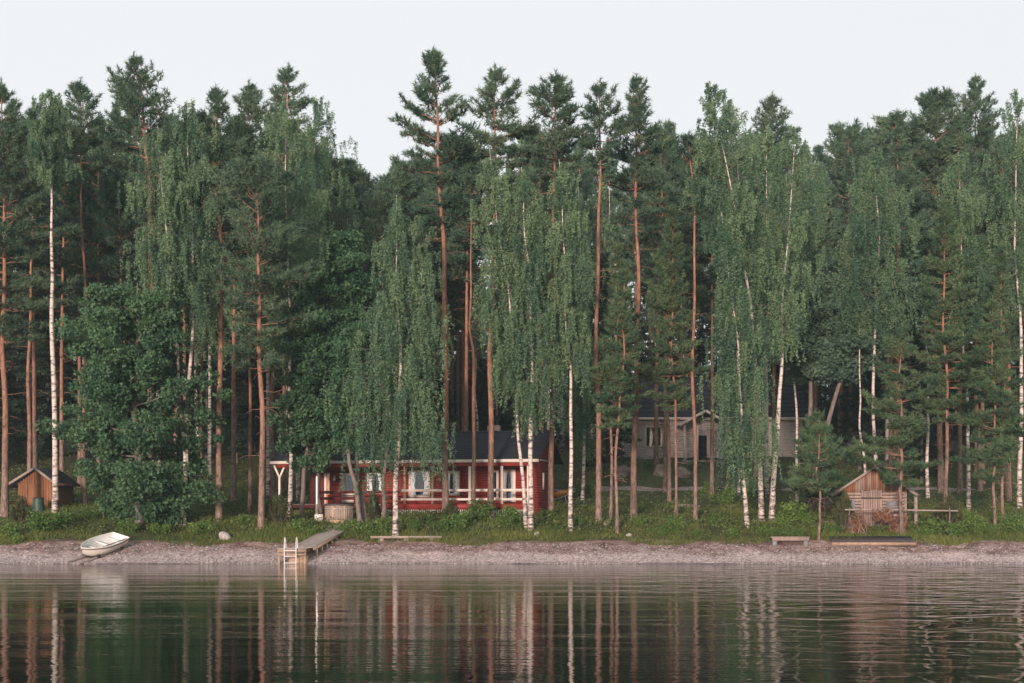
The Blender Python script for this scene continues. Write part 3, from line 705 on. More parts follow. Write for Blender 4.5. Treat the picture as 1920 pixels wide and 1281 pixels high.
# porch: floor, beams, posts, rails
build('deck', [box(.4, XR - .14, .12, WB - .03, DECK - .14, DECK)], M['deckwood'], cot)
build('eave_beam', [box(.35, XR + .03, .05, .19, EAVE - .34, EAVE - .12)], M['red'], cot)
build('skirt_board', [box(6.9, XR - .15, .06, .115, DECK - .32, DECK + .02)], M['red'], cot)
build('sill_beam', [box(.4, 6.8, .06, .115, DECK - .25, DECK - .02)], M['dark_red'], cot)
def postx(px):  # local x of a photo column on the front line
    k = (px - 960) / F; ca, sa = math.cos(ang), math.sin(ang); ox, oy = cot.location[0], cot.location[1]
    return (k * oy - ox) / (ca - k * sa)
for px in (880, 940, 990):
    x = postx(px); build('porch_post', [box(x - .075, x + .075, .045, .20, DECK, EAVE - .34)], M['white'], cot)
for px in (758, 810):
    x = postx(px); build('porch_post', [box(x - .06, x + .06, .045, .20, DECK, EAVE - .34)], M['newwood'], cot)
xr0 = postx(752)
for z in (DECK + .2, DECK + .72):
    build('porch_rail', [box(xr0, XR - .15, .0, .043, z, z + (.15 if z > DECK + .5 else .13))], M['white'], cot)
for z in (DECK + .25, DECK + .62):
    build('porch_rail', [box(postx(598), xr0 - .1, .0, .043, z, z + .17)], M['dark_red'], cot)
x = 6.95; pale = []
while x < XR - .2:
    build('skirt_pale', [box(x, x + .055, .07, .10, 1.9, DECK - .33)], M['white'], cot); x += .115
for px in (600, 640, 700, 728):
    x = postx(px); build('deck_leg', [box(x - .06, x + .06, .1, .22, 1.9, DECK - .15)], M['newwood'], cot)
# left open porch: forked post and the oiled door
x = postx(523)
build('forked_post', [box(x - .055, x + .055, .04, .18, 2.0, EAVE - .9), bar((x, .11, EAVE - .95), (x - .35, .11, EAVE - .2), .1, .1, (0, 1, 0)), bar((x, .11, EAVE - .95), (x + .35, .11, EAVE - .2), .1, .1, (0, 1, 0))], M['white'], cot)
build('left_siding', clap(XL - .1, XL - .04, WB, DEP - .6, 2.4, EAVE + .2, 'front', 6), M['red'], cot)
d0 = XL - .55
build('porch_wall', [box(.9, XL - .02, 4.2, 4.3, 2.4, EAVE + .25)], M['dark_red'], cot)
dr = build('door', [box(2.0, 2.75, 4.12, 4.195, DECK, DECK + 1.95)], M['orangewood'], cot)
build('door_frame', [box(1.88, 1.995, 4.1, 4.19, DECK, DECK + 2.05), box(2.755, 2.85, 4.1, 4.19, DECK, DECK + 2.05)], M['white'], dr)
build('handle', [box(2.08, 2.11, 4.07, 4.118, DECK + 1, DECK + 1.12)], M['steel'], dr)
def window(x0, x1, z0, z1, parent, yf, cur=True, fw=.11, wood='white', mull=0, name='window'):
    fr = build(name, [box(x0 - fw, x0, yf - .06, yf, z0 - fw, z1 + fw), box(x1, x1 + fw, yf - .06, yf, z0 - fw, z1 + fw), box(x0, x1, yf - .06, yf, z1, z1 + fw), box(x0, x1, yf - .06, yf, z0 - fw, z0)] + [box(x0 + (x1 - x0) * k / (mull + 1) - .025, x0 + (x1 - x0) * k / (mull + 1) + .025, yf - .055, yf - .005, z0, z1) for k in range(1, mull + 1)], M[wood], parent)
    build('pane', [([[x0, yf - .022, z0], [x1, yf - .022, z0], [x1, yf - .022, z1], [x0, yf - .022, z1]], [[0, 1, 2, 3]])], M['glass'], fr)
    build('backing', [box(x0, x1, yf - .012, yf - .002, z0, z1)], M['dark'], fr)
    if cur:
        for s in (0, 1):
            w_ = (x1 - x0) * .36; n_ = 14
            a, b = (x0, x0 + w_) if s == 0 else (x1 - w_, x1)
            V = []
            for j, z in enumerate(np.linspace(z0, z1, 5)):
                for i in range(n_ + 1):
                    f = i / n_; g = .55 + .45 * abs(j - 1.6) / 2.4
                    xx = a + (b - a) * f * g if s == 0 else b - (b - a) * (1 - f) * g
                    V.append((xx, yf - .0165 + .003 * math.sin(i * 2.1), z))
            Fc = [[j * (n_ + 1) + i, j * (n_ + 1) + i + 1, (j + 1) * (n_ + 1) + i + 1, (j + 1) * (n_ + 1) + i] for j in range(4) for i in range(n_)]
            build('curtain', [(V, Fc)], M['curtain'], fr)
    return fr
def wx(px):     # local x of a photo column on the recessed wall
    k = (px - 960) / F; ca, sa = math.cos(ang), math.sin(ang); ox = cot.location[0] - WB * sa; oy = cot.location[1] + WB * ca
    return (k * oy - ox) / (ca - k * sa)
W0 = WB - .024
window(wx(647), wx(664), DECK + .75, DECK + 1.75, cot, W0, False, .2)
window(wx(692), wx(717), DECK + .75, DECK + 1.85, cot, W0, True, .12)
window(wx(771), wx(803), DECK + .55, DECK + 1.95, cot, W0, True, .14)
window(wx(838), wx(858), DECK + .65, DECK + 1.85, cot, W0, True, .14)
window(wx(923), wx(931), DECK + .4, DECK + 1.9, cot, W0, False, .14, 'white', 0)
gd = window(wx(946), wx(962), DECK + .3, DECK + 1.9, cot, W0, True, .17, 'white', 0, 'glass_door')
for px in (615, 640): build('pilaster', [box(wx(px), wx(px) + .13, WB - .07, WB - .026, DECK + (.6 if px == 615 else 1.95), DECK + (1.9 if px == 615 else 2.4))], M['white'], cot)
build('beam', [box(wx(598), wx(722), WB - .1, WB - .03, DECK + 1.9, DECK + 2.03)], M['dark_red'], cot)
build('lower_panel', [box(wx(641), wx(664), WB - .06, WB - .028, DECK + .1, DECK + .5)], M['white'], cot)
lx = wx(628)
build('wall_lamp', tube([(lx, WB - .1, DECK + 1.45), (lx, WB - .1, DECK + 1.52), (lx, WB - .1, DECK + 1.7), (lx, WB - .1, DECK + 1.78)], [.09, .1, .07, .02], 8), M['white'], cot)
gx = postx(1003)
build('side_window', [box(XR + .024, XR + .06, 3.6, 4.1, DECK + .9, DECK + 1.9)], M['white'], cot)

# ------------------------------------------------------------------ the pale house on the slope
HX0, HX1, HY = 6.45, 23.6, 115.6
HE = pyz(787, HY); HR = 13.75; HB = 6.9
hou = thing('pale_house', 'pale clapboard house with large black roof on the slope behind the pines', 'house', (0, 0, 0), 0)
build('wall', [box(HX0 + .03, HX1, HY + .06, HY + 9, 5.2, HE + .1)], M['siding'], hou)
cs = clap(HX0, HX1, HY, HY + .1, HB - .3, HE + .05, 'front', .19); tag(build('siding', cs, M['siding'], hou), kind='stuff')
build('plinth', [box(HX0 + .1, HX1 - .1, HY + .03, HY + 8.9, 5.0, HB - .31)], M['stone'], hou)
hm = HY + 4.5; hs = (HR - HE) / (hm - HY + .6)
hr = build('roof', [slab(HY - .6, HE, hm, HR, HX0 - .6, HX1 + .6, .14), slab(hm, HR, HY + 9.6, HE, HX0 - .6, HX1 + .6, .14)], M['roof'], hou)
for k in range(9):
    a, b = k / 9, (k + 1) / 9; L_ = hm - HY + .6
    build('roof_row', [slab(HY - .63 + a * L_, HE + a * (HR - HE) + .15, HY - .63 + b * L_, HE + b * (HR - HE) + .125, HX0 - .62, HX1 + .62, .03)], M['roof'], hr)
build('eave_board', [box(HX0 - .6, HX1 + .6, HY - .66, HY - .635, HE - .06, HE + .15)], M['white'], hr)
build('gable_wall', prism([(HY + .07, HE + .08), (HY + 8.9, HE + .08), (hm, HR - .3)], 0, HX0 + .05, HX0 + .2) , M['siding'], hou)
build('gable_wall', prism([(HY + .07, HE + .08), (HY + 8.9, HE + .08), (hm, HR - .3)], 0, HX1 - .2, HX1 - .05), M['siding'], hou)
build('corner_board', [box(HX0 - .03, HX0 + .12, HY - .03, HY - .002 - .022, HB - .3, HE)], M['white'], hou)
def hxp(px): return pxx(px, HY)
for a, b, z0, z1 in ((1152, 1166, 838, 803), (1212, 1242, 836, 802), (1402, 1411, 824, 812), (1368, 1380, 838, 806)):
    window(hxp(a), hxp(b), pyz(z0, HY), pyz(z1, HY), hou, HY - .024, False, .12, 'white', 1)
# entrance porch with its own small gable
PX0, PX1 = hxp(1277), hxp(1352); PY = HY - 2.4; PE = pyz(797, PY); PM = (PX0 + PX1) / 2; PR = PE + 1.05
pr = build('porch_roof', [hexa([(PX0 - .4, PY - .3, PE - .1), (PM, PY - .3, PR), (PM, HY + 1.2, PR), (PX0 - .4, HY + 1.2, PE - .1), (PX0 - .4, PY - .3, PE), (PM, PY - .3, PR + .12), (PM, HY + 1.2, PR + .12), (PX0 - .4, HY + 1.2, PE)]),
                         hexa([(PM, PY - .3, PR), (PX1 + .4, PY - .3, PE - .1), (PX1 + .4, HY + 1.2, PE - .1), (PM, HY + 1.2, PR), (PM, PY - .3, PR + .12), (PX1 + .4, PY - .3, PE), (PX1 + .4, HY + 1.2, PE), (PM, HY + 1.2, PR + .12)])], M['roof'], hou)
build('verge_board', [bar((PX0 - .45, PY - .34, PE - .05), (PM, PY - .34, PR + .06), .04, .2), bar((PM, PY - .34, PR + .06), (PX1 + .45, PY - .34, PE - .05), .04, .2)], M['white'], pr)
for x in (PX0, PM - .6, PM + .6, PX1): build('porch_post', [box(x - .07, x + .07, PY, PY + .14, HB - .2, PE + .02)], M['white'], hou)
build('porch_floor', [box(PX0 - .2, PX1 + .2, PY - .1, HY - .03, HB - 1.6, HB - .2)], M['wood'], hou)
for a, b in ((PX0, PM - .6), (PM + .6, PX1)):
    build('porch_rail', [box(a + .07, b - .07, PY + .04, PY + .09, HB + .65, HB + .74), bar((a + .07, PY + .06, HB - .1), (b - .07, PY + .06, HB + .65), .03, .05), bar((a + .07, PY + .1, HB + .65), (b - .07, PY + .1, HB - .1), .03, .05)], M['white'], hou)
build('front_door', [box(PM - .45, PM + .45, HY - .07, HY - .025, HB - .2, HB + 1.9)], M['dark'], hou)

# ------------------------------------------------------------------ the weathered hut on the right
hx, hy = pxx(1640, 78), 78.0; hb = 1.75
hut = thing('board_hut', 'weathered plank hut with a pitched roof behind dry brown brush', 'hut', (hx, hy, 0), math.radians(-19))
HW = 1.62; hapex = 5.0; hev = 3.52; hsl = (hapex - hev) / (HW + .62)
build('body', [box(-HW + .05, HW - .05, .06, 3.4, 1.6, 3.85)], M['dark'], hut)
rg = np.random.default_rng(33)
for k in range(11):                                       # logs of the side bays, left and right of the door
    z = hb + .1 + k * .17
    for a, b in ((-HW, -.72), (.42, HW)):
        build('log', tube([(a, 0, z), ((a + b) / 2, rg.uniform(-.015, .015), z + rg.uniform(-.01, .01)), (b, 0, z)], .083, 7), M['greyboard'], hut)
x = -.72
while x < .40:
    wd = rg.uniform(.1, .15); z1 = 3.75 + rg.uniform(-.05, .05)
    build('plank', [box(x, min(x + wd, .415) - .012, -.1 + rg.uniform(-.012, .012), -.02, hb, z1)], M['greyboard'], hut); x += wd
x = -HW
while x < HW:
    wd = rg.uniform(.1, .15); xc = x + wd / 2; z1 = hapex - abs(xc) * hsl - .08
    yb = -.05 if -.72 < xc < .42 else -.02
    z0 = 3.76 if -.72 < xc < .42 else 3.62
    if z1 > z0 + .05: build('gable_plank', [box(x, x + wd - .012, yb + .03, yb + .08, z0 - rg.uniform(0, .06), z1)], M['brownwood'] if rg.uniform() < .7 else M['greyboard'], hut)
    x += wd
for a in (-HW - .02, HW + .02): build('corner_post', [box(a - .07, a + .07, -.11, .03, 1.6, 3.6)], M['wood'], hut)
ro = build('roof', [hexa([(-HW - .62, -.22, hev - .06), (0, -.22, hapex - .06), (0, 3.8, hapex - .06), (-HW - .62, 3.8, hev - .06), (-HW - .62, -.22, hev), (0, -.22, hapex), (0, 3.8, hapex), (-HW - .62, 3.8, hev)]),
                    hexa([(0, -.22, hapex - .06), (HW + .62, -.22, hev - .06), (HW + .62, 3.8, hev - .06), (0, 3.8, hapex - .06), (0, -.22, hapex), (HW + .62, -.22, hev), (HW + .62, 3.8, hev), (0, 3.8, hapex)])], M['greyboard'], hut)
build('verge_board', [bar((-HW - .66, -.25, hev - .06), (0, -.25, hapex - .02), .05, .13), bar((0, -.25, hapex - .02), (HW + .66, -.25, hev - .06), .05, .13)], M['wood'], ro)
build('shutter', [box(-1.42, -1.02, -.13, -.09, 2.45, 3.2)], M['concrete'], hut); build('shutter', [box(.62, 1.3, -.13, -.09, 2.5, 3.15)], M['concrete'], hut)
build('crossbar', [box(-.7, .4, -.16, -.115, 3.28, 3.36)], M['darkboard'], hut)
build('lean_to_post', [box(HW + .45, HW + .62, .3, .44, 1.6, 3.45)], M['wood'], hut)

# ------------------------------------------------------------------ the brown shed on the left
sx0, sx1, sy = -30.2, -28.12, 87.0; sb = 2.55
shed = thing('plank_shed', 'small brown plank shed with dark roof half hidden behind trunks', 'shed', (0, 0, 0), 0)
sm = (sx0 + sx1) / 2 + .05; sap = 5.24; sev = 4.28; ss = (sap - sev) / (sx1 + .25 - sm)
build('body', [box(sx0 + .05, sx1 - .05, sy + .05, sy + 4.2, 2.2, sev)], M['dark'], shed)
x = sx0
while x < sx1 - .02:
    wd = min(rg.uniform(.13, .19), sx1 - x); z1 = sap - abs(x + wd / 2 - sm) * ss - .1
    build('plank', [box(x, x + wd - .012, sy - .02 + rg.uniform(-.008, .008), sy + .045, sb - .2, z1)], M['brownwood'], shed); x += wd
y = sy + .06
while y < sy + 4.2:
    wd = rg.uniform(.14, .2); build('plank', [box(sx1 - .045, sx1 + rg.uniform(-.005, .012), y, y + wd - .012, sb - .2, sev - .04)], M['brownwood'], shed); y += wd
build('door', [box(sm - .45, sm + .3, sy - .06, sy - .031, sb + .05, sb + 1.75)], M['brownwood'], shed)
ro = build('roof', [hexa([(sx0 - .75, sy - .3, sev - .22), (sm, sy - .3, sap - .06), (sm, sy + 4.6, sap - .06), (sx0 - .75, sy + 4.6, sev - .22), (sx0 - .75, sy - .3, sev - .14), (sm, sy - .3, sap + .02), (sm, sy + 4.6, sap + .02), (sx0 - .75, sy + 4.6, sev - .14)]),
                    hexa([(sm, sy - .3, sap - .06), (sx1 + .3, sy - .3, sev - .05), (sx1 + .3, sy + 4.6, sev - .05), (sm, sy + 4.6, sap - .06), (sm, sy - .3, sap + .02), (sx1 + .3, sy - .3, sev + .03), (sx1 + .3, sy + 4.6, sev + .03), (sm, sy + 4.6, sap + .02)])], M['roof'], shed)
build('verge_board', [bar((sx0 - .78, sy - .33, sev - .2), (sm, sy - .33, sap), .04, .14), bar((sm, sy - .33, sap), (sx1 + .33, sy - .33, sev - .02), .04, .14)], M['wood'], ro)
build('eave_board', [box(sx1 + .305, sx1 + .335, sy - .3, sy + 4.6, sev - .1, sev + .04)], M['brownwood'], ro)

# garden table and a green bin near the shed
tx, ty, tz = hit(24, 962)
tb = thing('garden_table', 'small reddish wooden garden table beside the brown shed', 'table', (tx, ty, tz), .1)
for k in range(5): build('top_board', [box(-.55, .55, -.4 + k * .16, -.26 + k * .16, .68, .72)], M['brownwood'], tb)
for a in (-.45, .45):
    for b in (-.3, .3): build('leg', [box(a - .04, a + .04, b - .04, b + .04, -.1, .679)], M['brownwood'], tb)
build('apron', [box(-.5, .5, -.36, -.33, .5, .67)], M['brownwood'], tb)
gx_, gy_, gz_ = hit(72, 960)
bn = thing('garden_bin', 'dark green compost bin in front of the brown shed door', 'bin', (gx_, gy_, gz_ - .05), 0)
build('body', tube([(0, 0, 0), (0, 0, .5), (0, 0, .85)], [.36, .34, .31], 14), M['greenbin'], bn); build('lid', tube([(0, 0, .853), (0, 0, .9), (0, 0, .94)], [.35, .33, .12], 14), M['black'], bn)

# ------------------------------------------------------------------ rowing boat
bo = thing('rowing_boat', 'cream white rowing boat drawn up on the pebble beach, tilted to one side', 'boat')
Lb = 3.1; ns = 17
def section(s):       # s 0 bow .. 1 stern: half beam, keel height, sheer height
    hb_ = .62 * (1 - (1 - min(s / .55, 1)) ** 2.2) * (1 - .22 * max(0, (s - .6) / .4) ** 1.5) + .015
    kl = .34 * max(0, 1 - s / .3) ** 2 ; sh = .5 + .13 * (1 - s) ** 2 + .03 * s
    return hb_, kl, sh
def hull(off, zin):
    V = []; kk = 11
    for i in range(ns):
        s = i / (ns - 1); hb_, kl, sh = section(s); x = s * Lb + (-.0 if s > 0 else 0)
        for j in range(kk):
            a = -1 + 2 * j / (kk - 1); aa = abs(a)
            yy = np.sign(a) * (hb_ - off) * (1 - (1 - aa) ** 2.0) if hb_ > off else a * .004
            zz = kl + zin + (sh - kl - zin) * aa ** 2.3
            V.append((x - .18 * (1 - s) ** 3 * (zz - kl) / .6 + (off * 1.2 if i == 0 else (-off if i == ns - 1 else 0)), yy, zz))
    Fc = [[i * kk + j, i * kk + j + 1, (i + 1) * kk + j + 1, (i + 1) * kk + j] for i in range(ns - 1) for j in range(kk - 1)]
    return np.array(V), Fc, kk
V, Fc, kk = hull(0, 0); Vi, Fi, _ = hull(.035, .05)
last = (ns - 1) * kk
build('hull', [(V, Fc), (V, [[last + j for j in range(kk)]])], M['hull'], bo, smooth=True)
build('inner_hull', [(Vi, [f[::-1] for f in Fi]), (Vi, [[last + j for j in range(kk)][::-1]])], M['inner'], bo, smooth=True)
for sgn in (0, kk - 1):
    P = np.array([V[i * kk + sgn] for i in range(ns)]); build('gunwale', tube(P, .03, 6), M['hull'], bo, smooth=True)
    build('rubbing_strip', tube(P + np.array([0, (-.02 if sgn == 0 else .02), -.055]), .014, 5), M['black'], bo)
build('transom_cap', tube([V[last] + np.array([0, 0, .0]), V[last + kk - 1]], .03, 6), M['hull'], bo)
for s in (.34, .6, .88):
    hb_, kl, sh = section(s); build('thwart', [box(s * Lb - .11, s * Lb + .11, -hb_ * .86, hb_ * .86, .32, .35)], M['inner'], bo)
V2 = [V[0 * kk + 0], V[2 * kk + 0], V[2 * kk + kk - 1], V[0 * kk + kk - 1]]
build('foredeck', [(np.vstack([np.array(V2) + [0, 0, .005], np.array(V2) - [0, 0, .03]]), [[0, 1, 2, 3], [7, 6, 5, 4], [1, 5, 6, 2]])], M['inner'], bo)
build('keel', [box(.7, Lb - .05, -.025, .025, -.05, .03)], M['hull'], bo)
build('number_plate', [box(.42, .62, .40, .415, .42, .5)], M['darkboard'], bo)
bow = np.array([pxx(153, 70.35), 70.35]); ste = np.array([pxx(214, 72.7), 72.7]); dv = ste - bow
yaw = math.atan2(dv[1], dv[0])
z0 = float(gz(*bow)); z1 = float(gz(*ste))
bo.rotation_mode = 'XYZ'
bo.location = (bow[0], bow[1], z0 + .1); bo.rotation_euler = (math.radians(16), -math.atan2(z1 - z0, np.linalg.norm(dv)), yaw)
bpy.context.view_layer.update()
MW = np.array(bo.matrix_world)
def onboat(x, y, z): return (MW @ np.array([x, y, z, 1]))[:3]
oar = thing('oar', 'long dark oar lying inside the cream rowing boat', 'oar'); 
a = onboat(1.2, -.28, .42); b = onboat(3.2, -.4, .47)
build('shaft', tube([a, b], .03, 7), M['darkboard'], oar); build('blade', [bar(a, a + (a - b) / np.linalg.norm(b - a) * .55, .14, .02)], M['darkboard'], oar)
# rails the boat rests on
for q, lab in ((-.35, 'weathered launching skid under the lake side of the rowing boat'), (.35, 'weathered launching skid under the land side of the rowing boat')):
    n_ = np.array([-math.sin(yaw), math.cos(yaw)]) * q; d_ = dv / np.linalg.norm(dv)
    P = []
    for s in (-.7, .3, 1.3, 2.3, 3.4):
        p = bow + n_ + d_ * s; P.append((p[0], p[1], float(gz(*p)) + .05))
    tag(build('launching_skid', tube(P, .075, 7), M['wood'], None, smooth=True), lab, 'skid', 'boat skids')
for k, (s, lab) in enumerate(((.75, 'black roller block under the bow of the rowing boat'), (2.6, 'black roller block under the stern of the rowing boat'))):
    p = bow + d_ * s; zz = float(gz(*p)); n_ = np.array([-math.sin(yaw), math.cos(yaw), 0])
    q = np.array([p[0], p[1], zz + .1])
    tag(build('roller_block', tube([q - n_ * .5, q + n_ * .5], .085, 9), M['black']), lab, 'roller')

# ------------------------------------------------------------------ swimming jetty, boardwalk and ladder
jt = thing('swimming_jetty', 'grey plank jetty at the waterline with a steel ladder', 'jetty', (0, 0, 0), 0)
jx0, jx1 = pxx(521, 70), pxx(576, 70); jz = .76
for k in range(14):
    y = 69.75 + k * .125; build('plank', [box(jx0, jx1, y, y + .11, jz - .04, jz + rg.uniform(-.004, .004))], M['deckwood'], jt)
build('front_beam', [box(jx0 + .02, jx1 - .02, 69.78, 69.85, jz - .2, jz - .045)], M['tanwood'], jt); build('back_beam', [box(jx0 + .02, jx1 - .02, 71.3, 71.37, jz - .2, jz - .045)], M['tanwood'], jt)
build('lower_beam', [box(jx0 + .02, jx1 - .02, 69.79, 69.86, jz - .36, jz - .25)], M['tanwood'], jt)
build('crib', [box(jx0 + .55, jx1 - .05, 70.0, 71.2, -.4, jz - .37)], M['tanwood'], jt)
for a in (jx0 + .08, jx1 - .1): build('post', [box(a - .05, a + .05, 69.87, 69.97, -.6, jz - .045)], M['tanwood'], jt)
ld = build('ladder', sum([tube([(x, 69.60, -.7), (x, 69.60, .2), (x, 69.62, 1.05), (x, 69.72, 1.28), (x, 69.9, 1.32), (x, 70.06, 1.2), (x, 70.12, .77)], .02, 8) for x in (pxx(533, 69.6), pxx(555, 69.6))], []), M['alu'], jt, smooth=True)
for z in (-.3, .05, .38, .66): build('rung', tube([(pxx(533, 69.6), 69.6, z), (pxx(555, 69.6), 69.6, z)], .017, 7), M['alu'], ld)
bw = thing('boardwalk', 'grey boardwalk rising from the jetty to the hot tub', 'boardwalk', (0, 0, 0), 0)
S0 = np.array([pxx(568, 71.0), 71.0, .79]); E0 = np.array([pxx(647, 77.6), 77.6, float(gz(pxx(647, 77.6), 77.6)) + .12])
dd = E0 - S0; Lw = np.linalg.norm(dd); du = dd / Lw; sdv = np.cross(du, [0, 0, 1]); sdv /= np.linalg.norm(sdv); up = np.cross(sdv, du)
for k in range(int(Lw / .14)):
    p = S0 + du * (k * .14); j = rg.uniform(-.004, .004)
    build('plank', [bar(p - sdv * .6 + up * j, p + sdv * .6 + up * j, .125, .035, up)], M['deckwood'], bw)
for q in (-.55, .55): build('side_beam', [bar(S0 + sdv * q - up * .09, E0 + sdv * q - up * .09, .05, .14, up)], M['tanwood'], bw)
for s in (.5, 1.3, 2.1, 2.9, 3.7):
    for q in (-.55, .55):
        p = S0 + du * s + sdv * q; g = float(gz(p[0], p[1])) - .15
        if p[2] - .16 > g: build('leg', [box(p[0] - .06, p[0] + .06, p[1] - .06, p[1] + .06, g, p[2] - .17)], M['tanwood'], bw)

# hot tub with its stove
hx_, hy_, hz_ = hit(632, 981)
tub = thing('hot_tub', 'round wooden hot tub with dark rim in front of the red cottage', 'hot tub', (hx_, hy_ + .9, hz_ - .05), 0)
for k in range(36):
    a = k * 2 * math.pi / 36; c, s = math.cos(a), math.sin(a); t_ = .068
    P = []
    for z in (.02, 1.05):
        for r_, tt in ((.80, -t_), (.80, t_), (.75, t_), (.75, -t_)): P.append((r_ * c - tt * s, r_ * s + tt * c, z))
    build('stave', [hexa(P)], M['wood'] if k % 5 else M['newwood'], tub)
def ring(r, z, th): 
    a = np.linspace(0, 2 * math.pi, 37); return tube(np.stack([r * np.cos(a), r * np.sin(a), np.full(37, z)], 1), th, 6, False)
build('rim', ring(.79, 1.08, .06), M['darkboard'], tub)
for z in (.2, .85): build('hoop', ring(.82, z, .018), M['steel'], tub)
build('lid', tube([(0, 0, 1.09), (0, 0, 1.14)], [.74, .70], 24), M['darkboard'], tub)
build('step', [box(-.35, .4, -1.15, -.84, .0, .22)], M['newwood'], tub)
st = thing('tub_stove', 'pale stove box with tall steel flue pipe beside the hot tub', 'stove', (pxx(598, hy_ + .6), hy_ + .6, float(gz(pxx(598, hy_ + .6), hy_ + .6))), 0)
build('stove_box', [box(-.22, .22, -.2, .25, .0, .42)], M['white'], st); build('lower_flue', tube([(-.12, 0, .425), (-.12, 0, 1.0)], .075, 10), M['rock'], st); build('flue_pipe', tube([(-.12, 0, 1.005), (-.12, 0, 2.55)], .06, 10), M['steel'], st)

# wheelbarrow, boulder, benches, stored pontoon
wx_, wy_, wz_ = hit(1050, 944)
wb = thing('wheelbarrow', 'orange wheelbarrow tipped up beside the red cottage', 'wheelbarrow', (wx_, wy_, wz_), .5)
build('tray', [hexa([(-.3, -.22, .35), (.3, -.28, .55), (.3, .28, .55), (-.3, .22, .35), (-.45, -.34, .62), (.42, -.36, .88), (.42, .36, .88), (-.45, .34, .62)])], M['orange'], wb)
for s in (-.25, .25): build('handle', tube([(-.55, s * .5, .2), (.3, s, .5), (.95, s * 1.2, .8)], .02, 6), M['steel'], wb); build('leg', tube([(.25, s, .48), (.35, s, -.05)], .018, 6), M['steel'], wb)
a = np.linspace(0, 2 * math.pi, 21); build('wheel', tube(np.stack([-.62 + .17 * np.cos(a), 0 * a, .2 + .17 * np.sin(a)], 1), .045, 6, False), M['black'], wb)
def stone(px, py, r, lab, seed, m='rock', grp=None, nm='boulder'):
    x, y, z = hit(px, py); return tag(build(nm, [blob((x, y + r[1] * .6, z + r[2] * .35), r, seed)], M[m], smooth=True), lab, 'rock', grp)
stone(421, 1013, (.34, .3, .34), 'pale grey boulder at the edge between beach and grass', 1, 'stone')
stone(1168, 893, (.75, .6, .6), 'rounded boulder below the bare corner of the pale house', 2)
stone(1243, 893, (.7, .6, .65), 'big boulder below the pale house beside the pine foot', 3)
stone(1282, 896, (.65, .5, .6), 'boulder beside the big one, below the pale house porch', 4)
stone(1285, 952, (1.0, .4, .16), 'flat stone slab in the grass in front of the gravel road', 5)
stone(1007, 1004, (.16, .14, .14), 'small pale stone in the grass by the birch pair', 6, 'stone')
stone(1138, 985, (.16, .13, .18), 'small reddish stone in the grass near the straight slim pine', 7)
stone(1180, 1006, (.2, .16, .12), 'low stone at the grass edge near the young pine', 8, 'stone')
bx_, by_ = pxx(762, 74.1), 74.1; bz_ = float(gz(bx_, by_))
lb = thing('log_bench', 'long low grey beam bench on the beach beside the weeping birch', 'bench', (bx_, by_, bz_), -.01)
build('seat', [box(-1.85, 1.85, -.16, .16, .08, .2)], M['wood'], lb)
for s in (-1.3, 0, 1.3): build('support', [box(s - .12, s + .12, -.13, .13, -.2, .079)], M['wood'], lb)
bx_, by_ = pxx(1481, 73.4), 73.4; bz_ = float(gz(bx_, by_))
pb = thing('plank_bench', 'plank bench on two grey blocks at the beach edge', 'bench', (bx_, by_, bz_), 0)
for k in range(2): build('seat_plank', [box(-.98, .98, -.2 + k * .21, -.01 + k * .21, .36, .43)], M['greyboard'], pb)
build('front_rail', [box(-.95, .95, -.24, -.201, .22, .36)], M['greyboard'], pb)
for s in (-.8, .8): build('block_leg', [box(s - .11, s + .11, -.19, .19, -.15, .359)], M['concrete'], pb)
pA = np.array([pxx(1560, 73.1), 73.1]); pn = thing('pontoon_section', 'spare jetty section with dark ribbed boards lying on the beach before the hut', 'jetty section', (pA[0], pA[1], float(gz(*pA)) + .04), math.radians(-3))
for k in range(30): build('slat', [box(.02 + k * .142, .02 + k * .142 + .118, 0, 1.25, .16, .2)], M['darkboard'], pn)
for y in (.03, 1.18): build('side_beam', [box(0, 4.28, y, y + .06, -.02, .158)], M['tanwood'], pn)
pn.rotation_euler = (math.radians(12), 0, math.radians(-3))

# pole rail and its posts, dry brush
Yp = 76.4; zp = pyz(956, Yp)
rl = thing('pole_rail', 'long grey pole rail on thin posts in front of the hut', 'rail', (0, 0, 0), 0)
build('pole', tube([(pxx(1584, Yp), Yp, zp), (pxx(1650, Yp), Yp, zp + .02), (pxx(1720, Yp), Yp + .05, zp - .03), (pxx(1796, Yp), Yp, zp - .06)], [.045, .05, .05, .035], 8), M['wood'], rl, smooth=True)
for px in (1592, 1613, 1668, 1780): 
    x = pxx(px, Yp - .1); build('post', tube([(x, Yp - .1, float(gz(x, Yp)) - .2), (x + .02, Yp - .1, zp + .1)], .04, 7), M['alder_bark'], rl)
def brush(px, py, wd, ht, seed, lab, hang=False):
    Yb = 76.15; rg_ = np.random.default_rng(seed); x = pxx(px, Yb); z0 = pyz(py, Yb)
    t = thing('dry_brush', lab, 'brush', (x, Yb, z0), 0, None)
    W = []; Cn = []; D = []
    for k in range(26):
        a = np.array([rg_.uniform(-wd, wd), rg_.uniform(-.25, .1), 0 if not hang else ht]); b = np.array([rg_.uniform(-wd, wd), rg_.uniform(-.3, .1), ht * rg_.uniform(.5, 1) if not hang else ht * rg_.uniform(.0, .5)])
        W += tube([a, (a + b) / 2 + rg_.normal(0, .06, 3), b], [.02, .014, .006], 4, False)
        for q in range(11): Cn.append(a + (b - a) * rg_.uniform(.1, 1) + rg_.normal(0, .07, 3)); D.append(rg_.normal(0, 1, 3) + (b - a) * .6)
    build('twigs', W, M['dead_wood'], t); ti = np.repeat(rg_.uniform(.1, .9, len(Cn)), 7)
    build('needles', [needles(np.array(Cn), np.array(D), 7, .17, .03, rg_)], M['dry_needle'], t, tints=ti)
